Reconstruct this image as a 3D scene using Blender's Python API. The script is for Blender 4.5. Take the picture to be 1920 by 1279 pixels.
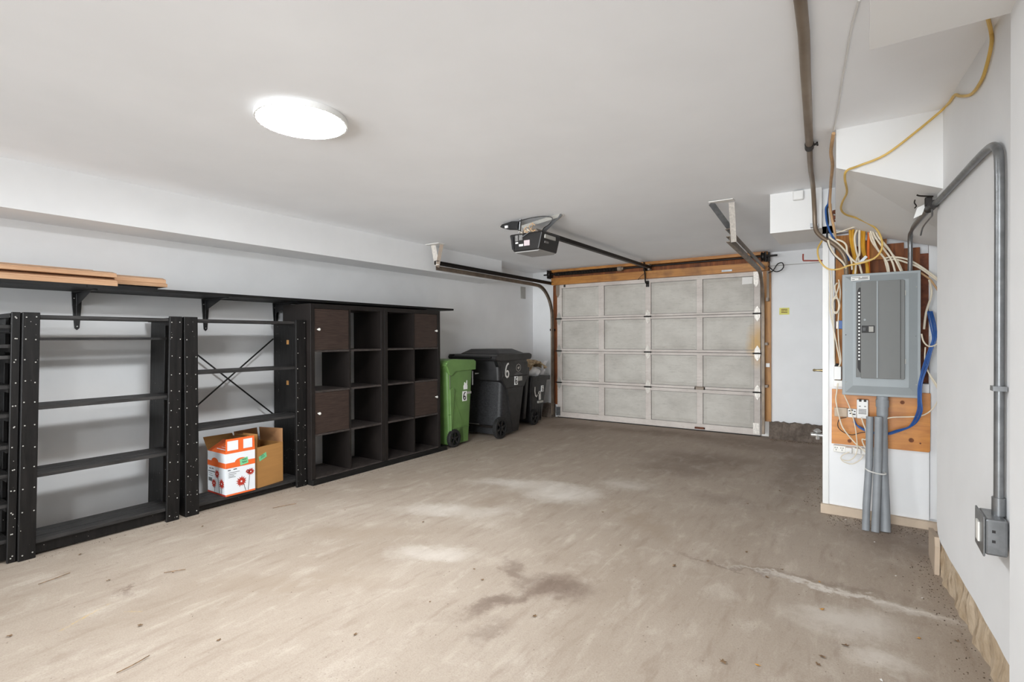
import bpy, bmesh, math, random
from mathutils import Vector, Matrix
random.seed(7)
for _o in list(bpy.data.objects): bpy.data.objects.remove(_o)
SC = bpy.context.scene
COL = SC.collection

# ---------------------------------------------------------------- camera
CAM_H = 1.2
F_PX = 968.0
yaw, pitch, roll = 0.598648, -0.0062832, -0.0040143
_f = Vector((-math.sin(yaw)*math.cos(pitch), math.cos(yaw)*math.cos(pitch), math.sin(pitch)))
_r = Vector((math.cos(yaw), math.sin(yaw), 0)); _u = _r.cross(_f)
_R = _r*math.cos(roll)+_u*math.sin(roll); _U = _u*math.cos(roll)-_r*math.sin(roll)
cam_data = bpy.data.cameras.new('camera'); cam = bpy.data.objects.new('camera', cam_data); COL.objects.link(cam)
cam_data.sensor_width = 36.0; cam_data.lens = F_PX/1920*36.0; cam_data.clip_start = 0.02
_m = Matrix((_R, _U, -_f)).transposed().to_4x4(); _m.translation = Vector((0, 0, CAM_H))
cam.matrix_world = _m
SC.camera = cam

# ---------------------------------------------------------------- light
W = bpy.data.worlds.new('World'); SC.world = W; W.use_nodes = True
W.node_tree.nodes['Background'].inputs[0].default_value = (0.84, 0.93, 1.0, 1)
W.node_tree.nodes['Background'].inputs[1].default_value = 0.1
LAMP_POWER = 45.0
_s = bpy.data.lights.new('rear_fill_sun', 'SUN'); _s.energy = 2.6; _s.angle = math.radians(48); _s.color = (0.94, 0.975, 1.0)
_so = bpy.data.objects.new('rear_fill_sun', _s); COL.objects.link(_so)          # low soft sun added as fill from behind the viewer, reaching the far door
_so.rotation_euler = Vector((-0.13, 1.0, -0.04)).to_track_quat('-Z', 'Y').to_euler()
SC.cycles.diffuse_bounces = 8; SC.cycles.max_bounces = 12
SC.view_settings.view_transform = 'Standard'; SC.view_settings.look = 'None'
SC.view_settings.exposure = 1.76; SC.view_settings.gamma = 1.0; SC.view_settings.use_curve_mapping = False

# ---------------------------------------------------------------- mesh builder
class B:
    def __init__(s, M=None): s.v=[]; s.f=[]; s.mi=[]; s.M=M; s.cur=0
    def add(s, vs, fs):
        n=len(s.v)
        for p in vs:
            p=Vector(p); s.v.append(s.M@p if s.M else p)
        for f in fs: s.f.append([i+n for i in f]); s.mi.append(s.cur)
        return s
    def box(s,x0,x1,y0,y1,z0,z1):
        return s.add([(x0,y0,z0),(x1,y0,z0),(x1,y1,z0),(x0,y1,z0),(x0,y0,z1),(x1,y0,z1),(x1,y1,z1),(x0,y1,z1)],
              [(0,3,2,1),(4,5,6,7),(0,1,5,4),(1,2,6,5),(2,3,7,6),(3,0,4,7)])
    def hexa(s, p): return s.add(p,[(0,3,2,1),(4,5,6,7),(0,1,5,4),(1,2,6,5),(2,3,7,6),(3,0,4,7)])
    def prism(s, poly, axis, a0, a1):
        # poly = 2D points in the remaining axes (in xyz order); extruded along axis
        def P(q,a):
            return {'x':(a,q[0],q[1]),'y':(q[0],a,q[1]),'z':(q[0],q[1],a)}[axis]
        n=len(poly)
        vs=[P(q,a0) for q in poly]+[P(q,a1) for q in poly]
        fs=[tuple(range(n)),tuple(range(2*n-1,n-1,-1))]+[(i,i+n,(i+1)%n+n,(i+1)%n) for i in range(n)]
        return s.add(vs,fs)
    def ring(s,pts,rs,n,cap=True,start=0.0):
        vs=[];fs=[]
        m=len(pts); t=(pts[1]-pts[0]).normalized()
        a=Vector((0,0,1)) if abs(t.z)<.9 else Vector((1,0,0))
        u=t.cross(a).normalized(); 
        for i in range(m):
            if i==0: tt=(pts[1]-pts[0])
            elif i==m-1: tt=(pts[-1]-pts[-2])
            else: tt=(pts[i+1]-pts[i-1])
            if tt.length<1e-9: tt=t.copy()
            tt.normalize()
            q=t.rotation_difference(tt); u=(q@u); u=(u-tt*u.dot(tt)).normalized(); t=tt; w=t.cross(u)
            for k in range(n):
                an=2*math.pi*k/n+start; vs.append(pts[i]+(u*math.cos(an)+w*math.sin(an))*rs[i])
        for i in range(m-1):
            for k in range(n):
                k2=(k+1)%n; fs.append((i*n+k,i*n+k2,(i+1)*n+k2,(i+1)*n+k))
        if cap: fs.append(tuple(range(n-1,-1,-1))); fs.append(tuple((m-1)*n+k for k in range(n)))
        return s.add(vs,fs)
    def cyl(s,p0,p1,r0,r1=None,n=16):
        return s.ring([Vector(p0),Vector(p1)],[r0,r0 if r1 is None else r1],n)
    def tube(s,pts,r,n=8,sub=5,closed=False):
        P=[Vector(p) for p in pts]
        if sub>1 and len(P)>2:
            Q=[]
            for i in range(len(P)-1):
                p0=P[max(i-1,0)];p1=P[i];p2=P[i+1];p3=P[min(i+2,len(P)-1)]
                for k in range(sub):
                    t=k/sub
                    Q.append(0.5*((2*p1)+(p2-p0)*t+(2*p0-5*p1+4*p2-p3)*t*t+(3*p1-p0-3*p2+p3)*t**3))
            Q.append(P[-1]); P=Q
        return s.ring(P,[r]*len(P),n)
    def lathe(s,prof,c,axis='z',n=32,cap=True):
        vs=[];fs=[];c=Vector(c)
        for (r,h) in prof:
            for k in range(n):
                a=2*math.pi*k/n; x=r*math.cos(a); y=r*math.sin(a)
                vs.append(c+Vector({'z':(x,y,h),'x':(h,x,y),'y':(x,h,y)}[axis]))
        for i in range(len(prof)-1):
            for k in range(n):
                k2=(k+1)%n; fs.append((i*n+k,i*n+k2,(i+1)*n+k2,(i+1)*n+k))
        if cap: fs.append(tuple(range(n-1,-1,-1))); fs.append(tuple((len(prof)-1)*n+k for k in range(n)))
        return s.add(vs,fs)
    def grid(s,fn,nu,nv):
        vs=[fn(i/nu,j/nv) for j in range(nv+1) for i in range(nu+1)]
        fs=[(j*(nu+1)+i,j*(nu+1)+i+1,(j+1)*(nu+1)+i+1,(j+1)*(nu+1)+i) for j in range(nv) for i in range(nu)]
        return s.add(vs,fs)
    def stroke(s,pts,w,org,du,dv,t=.002):
        # flat painted stroke: 2D points in the (du,dv) plane at org, raised by thickness t
        org=Vector(org);du=Vector(du);dv=Vector(dv);nn=du.cross(dv).normalized()
        P=[Vector((a,b)) for a,b in pts]; L=[];R=[]
        for i,p in enumerate(P):
            d=(P[min(i+1,len(P)-1)]-P[max(i-1,0)]).normalized(); q=Vector((-d.y,d.x))*w/2
            L.append(p+q);R.append(p-q)
        n=len(P); vs=[]
        for h in (0,t):
            for q in L: vs.append(org+du*q.x+dv*q.y+nn*h)
            for q in R: vs.append(org+du*q.x+dv*q.y+nn*h)
        fs=[]
        for i in range(n-1):
            fs.append((2*n+i,2*n+i+1,3*n+i+1,3*n+i)); fs.append((i,n+i,n+i+1,i+1))
            fs.append((i,i+1,2*n+i+1,2*n+i)); fs.append((n+i,3*n+i,3*n+i+1,n+i+1))
        fs.append((0,2*n,3*n,n)); fs.append((n-1,2*n-1,4*n-1,3*n-1))
        return s.add(vs,fs)

ORIG={}
def build(name,b,m,parent=None,smooth=False,bevel=0,seg=2,solid=0):
    me=bpy.data.meshes.new(name)
    if parent is not None: o0=ORIG[parent]
    else:
        xs=[v.x for v in b.v];ys=[v.y for v in b.v];zs=[v.z for v in b.v]
        o0=Vector(((min(xs)+max(xs))/2,(min(ys)+max(ys))/2,min(zs)))
    me.from_pydata([tuple(v-o0) for v in b.v],[],b.f)
    ms=m if isinstance(m,(list,tuple)) else [m]
    for x in ms: me.materials.append(M[x] if isinstance(x,str) else x)
    for p,i in zip(me.polygons,b.mi): p.material_index=i
    bm=bmesh.new(); bm.from_mesh(me); bmesh.ops.recalc_face_normals(bm,faces=bm.faces); bm.to_mesh(me); bm.free()
    o=bpy.data.objects.new(name,me); COL.objects.link(o)
    if smooth:
        for p in me.polygons: p.use_smooth=True
        if smooth!='all':
            try: me.set_sharp_from_angle(angle=math.radians(40))
            except Exception: pass
    if bevel:
        md=o.modifiers.new('bevel','BEVEL'); md.width=bevel; md.segments=seg; md.limit_method='ANGLE'; md.angle_limit=math.radians(35)
    if parent is not None: o.parent=parent; o.location=(0,0,0)
    else: o.location=o0
    ORIG[o]=o0
    return o
def thing(name,label,cat,loc,group=None,kind=None):
    o=bpy.data.objects.new(name,None); COL.objects.link(o); o.location=loc; o.empty_display_size=.05
    ORIG[o]=Vector(loc); tag(o,label,cat,group,kind); return o
def tag(o,label=None,cat=None,group=None,kind=None):
    if label: o['label']=label
    if cat: o['category']=cat
    if group: o['group']=group
    if kind: o['kind']=kind
    return o
def struct(name,b,m,label,cat,**k): return tag(build(name,b,m,**k),label,cat,kind='structure')

def text_bm(b,txt,size,org,du,dv,t=.0012):
    c=bpy.data.curves.new('lettering','FONT'); c.body=txt; c.size=size; c.align_x='CENTER'; c.align_y='CENTER'
    o=bpy.data.objects.new('lettering',c); COL.objects.link(o)
    bpy.context.view_layer.update()
    dg=bpy.context.evaluated_depsgraph_get(); me=bpy.data.meshes.new_from_object(o.evaluated_get(dg))
    org=Vector(org);du=Vector(du);dv=Vector(dv);nn=du.cross(dv).normalized()
    b.add([org+du*v.co.x+dv*v.co.y+nn*t for v in me.vertices],[tuple(p.vertices) for p in me.polygons])
    bpy.data.objects.remove(o); bpy.data.curves.remove(c); bpy.data.meshes.remove(me)
    return b

# ---------------------------------------------------------------- materials
M={}
def srgb(r,g,b):
    f=lambda c:(c/255/12.92) if c/255<=.04045 else ((c/255+.055)/1.055)**2.4
    return (f(r),f(g),f(b),1)
class N:
    def __init__(s,name):
        s.m=bpy.data.materials.new(name); s.m.use_nodes=True; s.t=s.m.node_tree; s.b=s.t.nodes['Principled BSDF']
    def n(s,ty,**k):
        o=s.t.nodes.new(ty)
        for a,v in k.items():
            if a.startswith('i_'): o.inputs[int(a[2:])].default_value=v
            else: setattr(o,a,v)
        return o
    def l(s,a,b): s.t.links.new(a,b)
    def coord(s,kind='Object'): return s.n('ShaderNodeTexCoord').outputs[kind]
    def mapping(s,src,scale=(1,1,1),loc=(0,0,0),rot=(0,0,0)):
        o=s.n('ShaderNodeMapping'); s.l(src,o.inputs[0]); o.inputs[1].default_value=loc; o.inputs[2].default_value=rot; o.inputs[3].default_value=scale; return o.outputs[0]
    def noise(s,src,scale,detail=4,rough=.55,dist=0):
        o=s.n('ShaderNodeTexNoise'); s.l(src,o.inputs['Vector']); o.inputs['Scale'].default_value=scale; o.inputs['Detail'].default_value=detail
        o.inputs['Roughness'].default_value=rough; o.inputs['Distortion'].default_value=dist; return o.outputs['Fac']
    def ramp(s,src,a,b,lo=0,hi=1):
        o=s.n('ShaderNodeMapRange'); s.l(src,o.inputs[0]); o.inputs[1].default_value=a;o.inputs[2].default_value=b;o.inputs[3].default_value=lo;o.inputs[4].default_value=hi; return o.outputs[0]
    def mix(s,fac,c1,c2):
        o=s.n('ShaderNodeMix',data_type='RGBA')
        for sock,v in ((o.inputs[0],fac),(o.inputs[6],c1),(o.inputs[7],c2)):
            if hasattr(v,'is_output') or hasattr(v,'links'): s.l(v,sock)
            else: sock.default_value=v
        return o.outputs[2]
    def math(s,op,a,b=0.0):
        o=s.n('ShaderNodeMath',operation=op)
        for sock,v in ((o.inputs[0],a),(o.inputs[1],b)):
            if hasattr(v,'links'): s.l(v,sock)
            else: sock.default_value=v
        return o.outputs[0]
    def bump(s,h,strength=.3,dist=.01):
        o=s.n('ShaderNodeBump'); o.inputs['Strength'].default_value=strength; o.inputs['Distance'].default_value=dist; s.l(h,o.inputs['Height']); s.l(o.outputs[0],s.b.inputs['Normal'])
    def fin(s,col,rough=.6,metal=0,spec=.5):
        s.b.inputs['Specular IOR Level'].default_value=spec
        if hasattr(col,'links'): s.l(col,s.b.inputs['Base Color'])
        else: s.b.inputs['Base Color'].default_value=col
        if hasattr(rough,'links'): s.l(rough,s.b.inputs['Roughness'])
        else: s.b.inputs['Roughness'].default_value=rough
        s.b.inputs['Metallic'].default_value=metal
        M[s.m.name]=s.m; return s.m
def dark(c,f): return (c[0]*f,c[1]*f,c[2]*f,1)
def simple(name,c,rough=.6,metal=0,var=.12,scale=8,bump=0,stretch=(1,1,1),c2=None,detail=4):
    s=N(name); co=s.mapping(s.coord(),stretch); f=s.noise(co,scale,detail)
    f2=s.ramp(f,.35,.65)
    col=s.mix(f2,dark(c,1-var),c2 or dark(c,1+var*.5))
    if bump: s.bump(s.noise(co,scale*4,3),bump,.004)
    return s.fin(col,rough,metal)

simple('white_wall',srgb(231,232,233),.75,var=.03,scale=3,bump=.08)
simple('ceiling_paint',srgb(243,245,248),.85,var=.03,scale=1.5,bump=.1)
simple('ceiling_box',srgb(228,228,227),.8,var=.02,scale=2)
simple('galvanised',srgb(140,142,144),.38,metal=.8,var=.18,scale=25)
simple('worn_metal',srgb(170,150,130),.55,metal=.25,var=.35,scale=14,c2=srgb(132,122,112))
simple('track_metal',srgb(128,114,100),.5,metal=.45,var=.3,scale=9)
simple('conduit_dull',srgb(128,110,92),.45,metal=.5,var=.15,scale=3,c2=srgb(150,136,120))
simple('bright_metal',srgb(210,210,208),.25,metal=.9,var=.1,scale=20)
simple('dark_metal',srgb(34,29,26),.5,metal=.4,var=.3,scale=20)
simple('rusty',srgb(110,62,40),.8,var=.4,scale=30)
simple('panel_grey',srgb(138,144,146),.45,metal=.1,var=.04,scale=3)
simple('panel_door_grey',srgb(102,103,101),.5,metal=.1,var=.04,scale=3)
simple('pvc_grey',srgb(140,144,148),.5,var=.1,scale=12)
simple('black_plastic',srgb(18,18,19),.42,var=.25,scale=12)
simple('bin_black',srgb(24,23,24),.42,var=.3,scale=9,c2=srgb(40,39,40))
simple('bin_rough',srgb(26,26,28),.55,var=.3,scale=60,bump=.4,c2=srgb(44,44,46))
simple('bin_green',srgb(98,132,72),.42,var=.14,scale=6)
simple('rubber',srgb(22,21,20),.75,var=.3,scale=40,bump=.3)
simple('paper_white',srgb(236,236,234),.6,var=.03)
simple('paint_white',srgb(226,224,220),.6,var=.05)
simple('ink',srgb(38,36,36),.6,var=.05)
simple('dusty_grey',srgb(120,118,116),.6,var=.2,scale=60)
simple('label_pink',srgb(190,176,180),.6,var=.1)
simple('cardboard',srgb(176,128,72),.8,var=.06,scale=5,stretch=(1,1,12),bump=.05)
simple('cardboard_in',srgb(158,116,78),.85,var=.1,scale=5)
simple('box_orange',srgb(232,104,42),.55,var=.05)
simple('box_red',srgb(176,48,32),.6,var=.1,scale=40)
simple('box_white',srgb(228,232,236),.5,var=.02)
simple('tape_green',srgb(120,206,150),.5,var=.05)
simple('mdf_tan',srgb(186,144,108),.6,var=.06,scale=6,stretch=(6,.6,6),c2=srgb(200,162,128))
simple('switch_white',srgb(232,230,224),.35,var=.02)
simple('plastic_white',srgb(228,228,226),.4,var=.03)
simple('drywall_break',srgb(214,204,190),.9,var=.1,scale=20,bump=.4)
simple('red_paint',srgb(150,66,52),.5,var=.15,scale=30)
simple('brass',srgb(176,158,120),.3,metal=.8,var=.2,scale=30)
simple('sticker_yellow',srgb(214,208,96),.5,var=.1,scale=20)
simple('vent_grey',srgb(170,168,162),.6,var=.1)
simple('plastic_clear',srgb(212,212,208),.35,var=.1,scale=20)
simple('cable_yellow',srgb(214,178,96),.5,var=.15,scale=8)
simple('cable_gold',srgb(206,152,38),.5,var=.2,scale=10)
simple('cable_orange',srgb(216,110,34),.5,var=.15,scale=10)
simple('cable_white',srgb(226,216,196),.5,var=.1,scale=10)
simple('cable_paint',srgb(226,226,224),.6,var=.05,scale=10)
simple('cable_tan',srgb(196,158,116),.6,var=.2,scale=10)
simple('cable_blue',srgb(34,84,152),.45,var=.2,scale=10)
simple('plate_grey',srgb(150,150,150),.5)
simple('cable_black',srgb(32,32,34),.5,var=.2,scale=10)
simple('leaf_brown',srgb(112,84,58),.8,var=.4,scale=60,c2=srgb(146,116,84))
simple('leaf_yellow',srgb(196,140,56),.7,var=.3,scale=60)
simple('grit',srgb(84,66,52),.9,var=.4,scale=80)
simple('hinge_white',srgb(206,200,192),.45,metal=.3,var=.2,scale=60)
simple('trash_bag',srgb(222,222,224),.4,var=.08,scale=20)
simple('kraft_paper',srgb(158,126,88),.8,var=.45,scale=22,c2=srgb(206,184,150))
simple('opener_black',srgb(22,19,18),.4,var=.2,scale=10)
simple('lens_grey',srgb(150,148,146),.4,var=.05)

def emis(name,c,strength):
    s=N(name); s.b.inputs['Base Color'].default_value=c; s.b.inputs['Emission Color'].default_value=c; s.b.inputs['Emission Strength'].default_value=strength; M[name]=s.m
emis('lamp_glow',(.935,.972,1,1),LAMP_POWER)

def black_wood():
    s=N('black_wood'); co=s.coord('Object')
    f=s.noise(s.mapping(co,(9,9,1.2)),5,5)
    col=s.mix(s.ramp(f,.3,.7),srgb(12,11,11),srgb(28,26,25))
    v=s.n('ShaderNodeTexVoronoi'); s.l(co,v.inputs['Vector']); v.inputs['Scale'].default_value=38; v.inputs['Randomness'].default_value=1
    sp=s.ramp(v.outputs['Distance'],.075,.05); gate=s.ramp(s.noise(co,2.5,2),.5,.6)
    z=s.n('ShaderNodeSeparateXYZ'); s.l(s.coord('Object'),z.inputs[0])
    sp=s.math('MULTIPLY',sp,gate)
    col=s.mix(sp,col,srgb(214,210,204))
    s.bump(f,.25,.004); s.fin(col,.5,0,.25)
black_wood()
def slat_wood():
    s=N('slat_wood'); co=s.coord('Object')
    f=s.noise(s.mapping(co,(14,1,14)),7,5)
    col=s.mix(s.ramp(f,.3,.7),srgb(24,23,23),srgb(60,58,57)); s.bump(f,.25,.004); s.fin(col,.55,0,.35)
slat_wood()
def espresso(name,a,b,st):
    s=N(name); co=s.coord('Object'); f=s.noise(s.mapping(co,st),9,6,.6)
    d=s.noise(co,3,3)
    col=s.mix(s.ramp(f,.3,.7),a,b); col=s.mix(s.ramp(d,.58,.8,0,.2),col,srgb(70,62,58)); s.fin(col,.45,0,.3)
espresso('espresso_frame',srgb(20,17,16),srgb(32,27,25),(14,14,1))
espresso('espresso_door',srgb(44,34,30),srgb(66,53,47),(14,1,14))
espresso('espresso_shelf',srgb(36,32,30),srgb(78,71,68),(5,3,14))
def base_black():
    s=N('base_black'); co=s.coord('Object'); f=s.noise(s.mapping(co,(14,1,14)),6,5)
    s.fin(s.mix(s.ramp(f,.4,.8),srgb(12,12,12),srgb(34,32,30)),.55,0,.25)
base_black()
def wood(name,a,b,c,st,knots=0,rough=.5):
    s=N(name); co=s.coord('Object')
    w=s.noise(s.mapping(co,st),4,6,.6,.6); col=s.mix(s.ramp(w,.3,.7),a,b)
    col=s.mix(s.ramp(s.noise(co,5,3),.5,.75,0,.6),col,c)
    if knots:
        v=s.n('ShaderNodeTexVoronoi'); s.l(s.mapping(co,(1,1,1.8)),v.inputs['Vector']); v.inputs['Scale'].default_value=knots
        col=s.mix(s.ramp(v.outputs['Distance'],.14,.04),col,srgb(78,42,18))
    s.fin(col,rough)
wood('header_wood',srgb(150,94,34),srgb(188,130,58),srgb(96,58,26),(.6,9,9),2.2)
wood('jamb_wood',srgb(150,96,36),srgb(188,134,62),srgb(120,76,34),(9,9,.6),0)
wood('plywood_varnish',srgb(178,106,30),srgb(208,138,50),srgb(158,92,26),(1,8,8),4.5,.4)
wood('stud_wood',srgb(120,68,28),srgb(196,134,66),srgb(84,46,24),(8,8,.8),3.0,.7)
wood('stained_wood',srgb(92,46,18),srgb(140,80,34),srgb(56,30,18),(8,8,.8),0,.7)
def gdoor(name,base,dirt,amt):
    s=N(name); g=s.n('ShaderNodeNewGeometry').outputs['Position']
    f=s.noise(s.mapping(g,(1,1,1.6)),2.2,6,.65); f2=s.noise(s.mapping(g,(3,3,14)),4,5,.7)
    col=s.mix(s.ramp(f,.4,.7,0,amt),base,dirt); col=s.mix(s.ramp(f2,.55,.75,0,amt*.8),col,dark(dirt,.8))
    # rusty-yellow water stain beside the right-hand hinges
    d=s.n('ShaderNodeVectorMath',operation='ADD'); nz=s.n('ShaderNodeTexNoise'); s.l(g,nz.inputs[0]); nz.inputs['Scale'].default_value=7; nz.inputs['Detail'].default_value=4
    sc=s.n('ShaderNodeVectorMath',operation='SCALE'); s.l(nz.outputs['Color'],sc.inputs[0]); sc.inputs['Scale'].default_value=.16
    s.l(g,d.inputs[0]); s.l(sc.outputs[0],d.inputs[1])
    mp=s.mapping(d.outputs[0],(6.5,.1,2.9),(0,0,0)); 
    sub=s.n('ShaderNodeVectorMath',operation='DISTANCE'); s.l(mp,sub.inputs[0]); sub.inputs[1].default_value=((-1.045+.08)*6.5,.688,(1.12+.08)*2.9)
    col=s.mix(s.ramp(sub.outputs['Value'],1.0,.15,0,.75),col,srgb(206,158,66))
    s.fin(col,.6)
gdoor('door_frame_paint',srgb(204,196,189),srgb(158,146,138),.55)
gdoor('door_panel_paint',srgb(190,186,178),srgb(158,152,144),.7)
def curb():
    s=N('curb_concrete'); co=s.coord('Object'); f=s.noise(co,9,6,.7); g=s.noise(co,60,3)
    col=s.mix(s.ramp(f,.35,.65),srgb(84,74,66),srgb(122,110,100)); s.bump(g,.6,.01)
    col=s.mix(s.ramp(g,.5,.7,0,.5),col,srgb(84,72,62)); s.fin(col,.9)
curb()
def footing():
    s=N('footing'); co=s.coord('Object'); f=s.noise(co,7,6,.7); g=s.noise(s.mapping(co,(1,1,.4)),22,4)
    col=s.mix(s.ramp(f,.35,.65),srgb(176,154,126),srgb(206,188,164)); col=s.mix(s.ramp(g,.56,.68,0,.6),col,srgb(124,100,72)); s.bump(g,.5,.01); s.fin(col,.9)
footing()
simple('baseboard_paint',srgb(196,178,158),.8,var=.08,scale=8,bump=.1)
simple('baseboard_dirty',srgb(150,126,104),.85,var=.3,scale=12,bump=.3)

def floor_mat():
    s=N('concrete_floor'); g=s.n('ShaderNodeNewGeometry').outputs['Position']
    big=s.noise(s.mapping(g,(1,.55,1)),1.1,5,.6,.4); mid=s.noise(s.mapping(g,(1.4,.8,1)),4.5,6,.65,.5); fine=s.noise(g,42,5,.7)
    A=srgb(160,146,131); Bc=srgb(174,161,147)
    col=s.mix(s.ramp(big,.36,.64),A,Bc)
    col=s.mix(s.ramp(mid,.54,.74,0,.3),col,srgb(150,134,119))
    col=s.mix(s.ramp(mid,.46,.3,0,.35),col,srgb(208,198,186))
    col=s.mix(s.ramp(fine,.55,.72,0,.35),col,srgb(140,124,108))
    grain=s.noise(g,150,3,.8); streak=s.noise(s.mapping(g,(4.6,.9,1),rot=(0,0,-.12)),3.2,6,.7,.3)
    col=s.mix(s.ramp(grain,.42,.62,0,.28),col,srgb(122,106,92)); col=s.mix(s.ramp(streak,.53,.66,0,.42),col,srgb(136,119,104)); col=s.mix(s.ramp(streak,.44,.33,0,.3),col,srgb(196,185,171))
    # brownish, more soiled concrete towards the garage door
    sx=s.n('ShaderNodeSeparateXYZ'); s.l(g,sx.inputs[0])
    far=s.ramp(s.math('ADD',sx.outputs[1],s.math('MULTIPLY',s.math('SUBTRACT',big,.5),3.5)),4.2,7.0,0,.42)
    col=s.mix(far,col,srgb(140,120,105))
    # warp used by all stains
    nz=s.n('ShaderNodeTexNoise'); s.l(g,nz.inputs[0]); nz.inputs['Scale'].default_value=5.5; nz.inputs['Detail'].default_value=5; nz.inputs['Roughness'].default_value=.7
    sub=s.n('ShaderNodeVectorMath',operation='SUBTRACT'); s.l(nz.outputs['Color'],sub.inputs[0]); sub.inputs[1].default_value=(.5,.5,.5)
    sc=s.n('ShaderNodeVectorMath',operation='SCALE'); s.l(sub.outputs[0],sc.inputs[0]); sc.inputs['Scale'].default_value=.35
    ad=s.n('ShaderNodeVectorMath',operation='ADD'); s.l(g,ad.inputs[0]); s.l(sc.outputs[0],ad.inputs[1]); gw=ad.outputs[0]
    DK=srgb(106,88,76); WH=srgb(218,211,202); GR=srgb(150,134,117)
    stains=[(-1.22,2.17,.17,.11,.3,DK,.8),(-1.36,1.9,.05,.22,-.35,DK,.75),(-1.5,2.2,.14,.05,-.6,DK,.6),(-1.28,1.66,.05,.09,0,DK,.5),
      (-1.96,3.49,.3,.22,.4,WH,.7),(-2.24,3.57,.3,.14,.3,WH,.5),(-2.38,2.72,.34,.12,.55,WH,.6),(-2.0,2.12,.22,.1,.5,WH,.5),(-2.5,3.46,.25,.1,.4,WH,.4),(-1.61,3.99,.2,.14,.2,WH,.45),
      (-1.25,3.3,.4,.09,-.75,GR,.75),(-2.24,3.1,.45,.1,1.45,GR,.6),
      (-1.31,5.2,.5,.35,.3,DK,.6),(-1.4,4.68,.35,.2,0,DK,.5),(-.82,3.99,.22,.14,0,DK,.35),(-2.1,6.4,.9,.2,.1,DK,.6),(-.9,6.25,.7,.3,0,DK,.5),(-.5,5.4,.16,1.0,0,DK,.5),(.18,3.8,.25,.3,0,DK,.6),(-3.3,6.2,.4,.3,0,DK,.6),
      (-.06,2.58,.2,.12,.3,WH,.5),(.05,2.34,.1,.07,0,WH,.5),(.2,2.82,.12,.05,0,WH,.6),(-.25,2.88,.34,.022,-.02,WH,.75),(.05,2.85,.3,.018,-.1,WH,.7),(-.55,2.87,.28,.02,0,DK,.6),(-.25,2.93,.4,.03,0,DK,.35),
      (-2.9,.98,.05,.02,0,DK,.7),(-2.6,2.1,.6,.09,.6,GR,.5),(-2.3,1.5,.5,.09,.6,GR,.5)]
    for (x,y,rx,ry,a,c,st) in stains:
        q=s.n('ShaderNodeMapping',vector_type='TEXTURE'); s.l(gw,q.inputs[0]); q.inputs[1].default_value=(x,y,0); q.inputs[2].default_value=(0,0,a); q.inputs[3].default_value=(rx,ry,1)
        ln=s.n('ShaderNodeVectorMath',operation='LENGTH'); s.l(q.outputs[0],ln.inputs[0])
        o=s.n('ShaderNodeMapRange',interpolation_type='SMOOTHSTEP'); s.l(ln.outputs['Value'],o.inputs[0]); o.inputs[1].default_value=1.6;o.inputs[2].default_value=.25;o.inputs[3].default_value=0;o.inputs[4].default_value=st
        brk=s.math('MULTIPLY',o.outputs[0],s.ramp(mid,.3,.55,.45,1))
        col=s.mix(brk,col,c)
    # faded yellow chalk marks near the rack
    for (x,y,l,a) in ((-2.78,.79,.12,-1.12),(-2.66,.93,.035,.6)):
        q=s.n('ShaderNodeMapping',vector_type='TEXTURE'); s.l(g,q.inputs[0]); q.inputs[1].default_value=(x,y,0); q.inputs[2].default_value=(0,0,a); q.inputs[3].default_value=(l,.006,1)
        ln=s.n('ShaderNodeVectorMath',operation='LENGTH'); s.l(q.outputs[0],ln.inputs[0])
        col=s.mix(s.math('MULTIPLY',s.ramp(ln.outputs['Value'],1.4,.4,0,.6),s.ramp(fine,.45,.6)),col,srgb(206,170,96))
    # pits and specks
    v=s.n('ShaderNodeTexVoronoi'); s.l(g,v.inputs['Vector']); v.inputs['Scale'].default_value=16
    sp=s.math('MULTIPLY',s.ramp(v.outputs['Distance'],.07,.03),s.ramp(s.noise(g,3.0,2),.45,.6))
    col=s.mix(s.math('MULTIPLY',sp,.85),col,srgb(74,58,48))
    v2=s.n('ShaderNodeTexVoronoi'); s.l(g,v2.inputs['Vector']); v2.inputs['Scale'].default_value=34
    sp2=s.math('MULTIPLY',s.ramp(v2.outputs['Distance'],.13,.05),s.ramp(s.noise(g,1.7,3),.47,.58)); col=s.mix(s.math('MULTIPLY',sp2,.5),col,srgb(108,88,72))
    h=s.math('ADD',s.math('MULTIPLY',fine,.25),mid); s.bump(h,.35,.006)
    s.fin(col,.72)
floor_mat()
# ================================================================ STRUCTURE
CZ=2.205
b=B(); b.box(-4.45,1.0,-2.4,6.98,-.12,0); struct('floor',b,'concrete_floor','stained beige concrete garage floor with scattered debris','floor')
b=B(); b.box(-4.45,1.0,-2.4,6.98,CZ,CZ+.1); struct('ceiling',b,'ceiling_paint','flat light grey painted garage ceiling','ceiling')
b=B(); b.box(-4.37,-4.27,-2.4,6.84,0,CZ); struct('wall_left',b,'white_wall','long white painted wall behind the black shelving','wall')
b=B(); b.box(-4.37,-3.86,6.84,6.94,0,CZ); b.box(-.93,-.1,6.84,6.94,0,CZ); struct('wall_front',b,'white_wall','white end wall either side of the garage door','wall')
b=B(); b.box(-4.27,-3.91,-2.4,5.5,1.93,CZ); struct('trim_1',b,'white_wall','long boxed white soffit along the left wall under the ceiling','soffit')
b=B(); b.box(-.55,-.236,4.05,4.6,1.93,CZ); struct('trim_2',b,'ceiling_box','small square white boxed bulkhead hanging right of the garage door','bulkhead')
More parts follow.
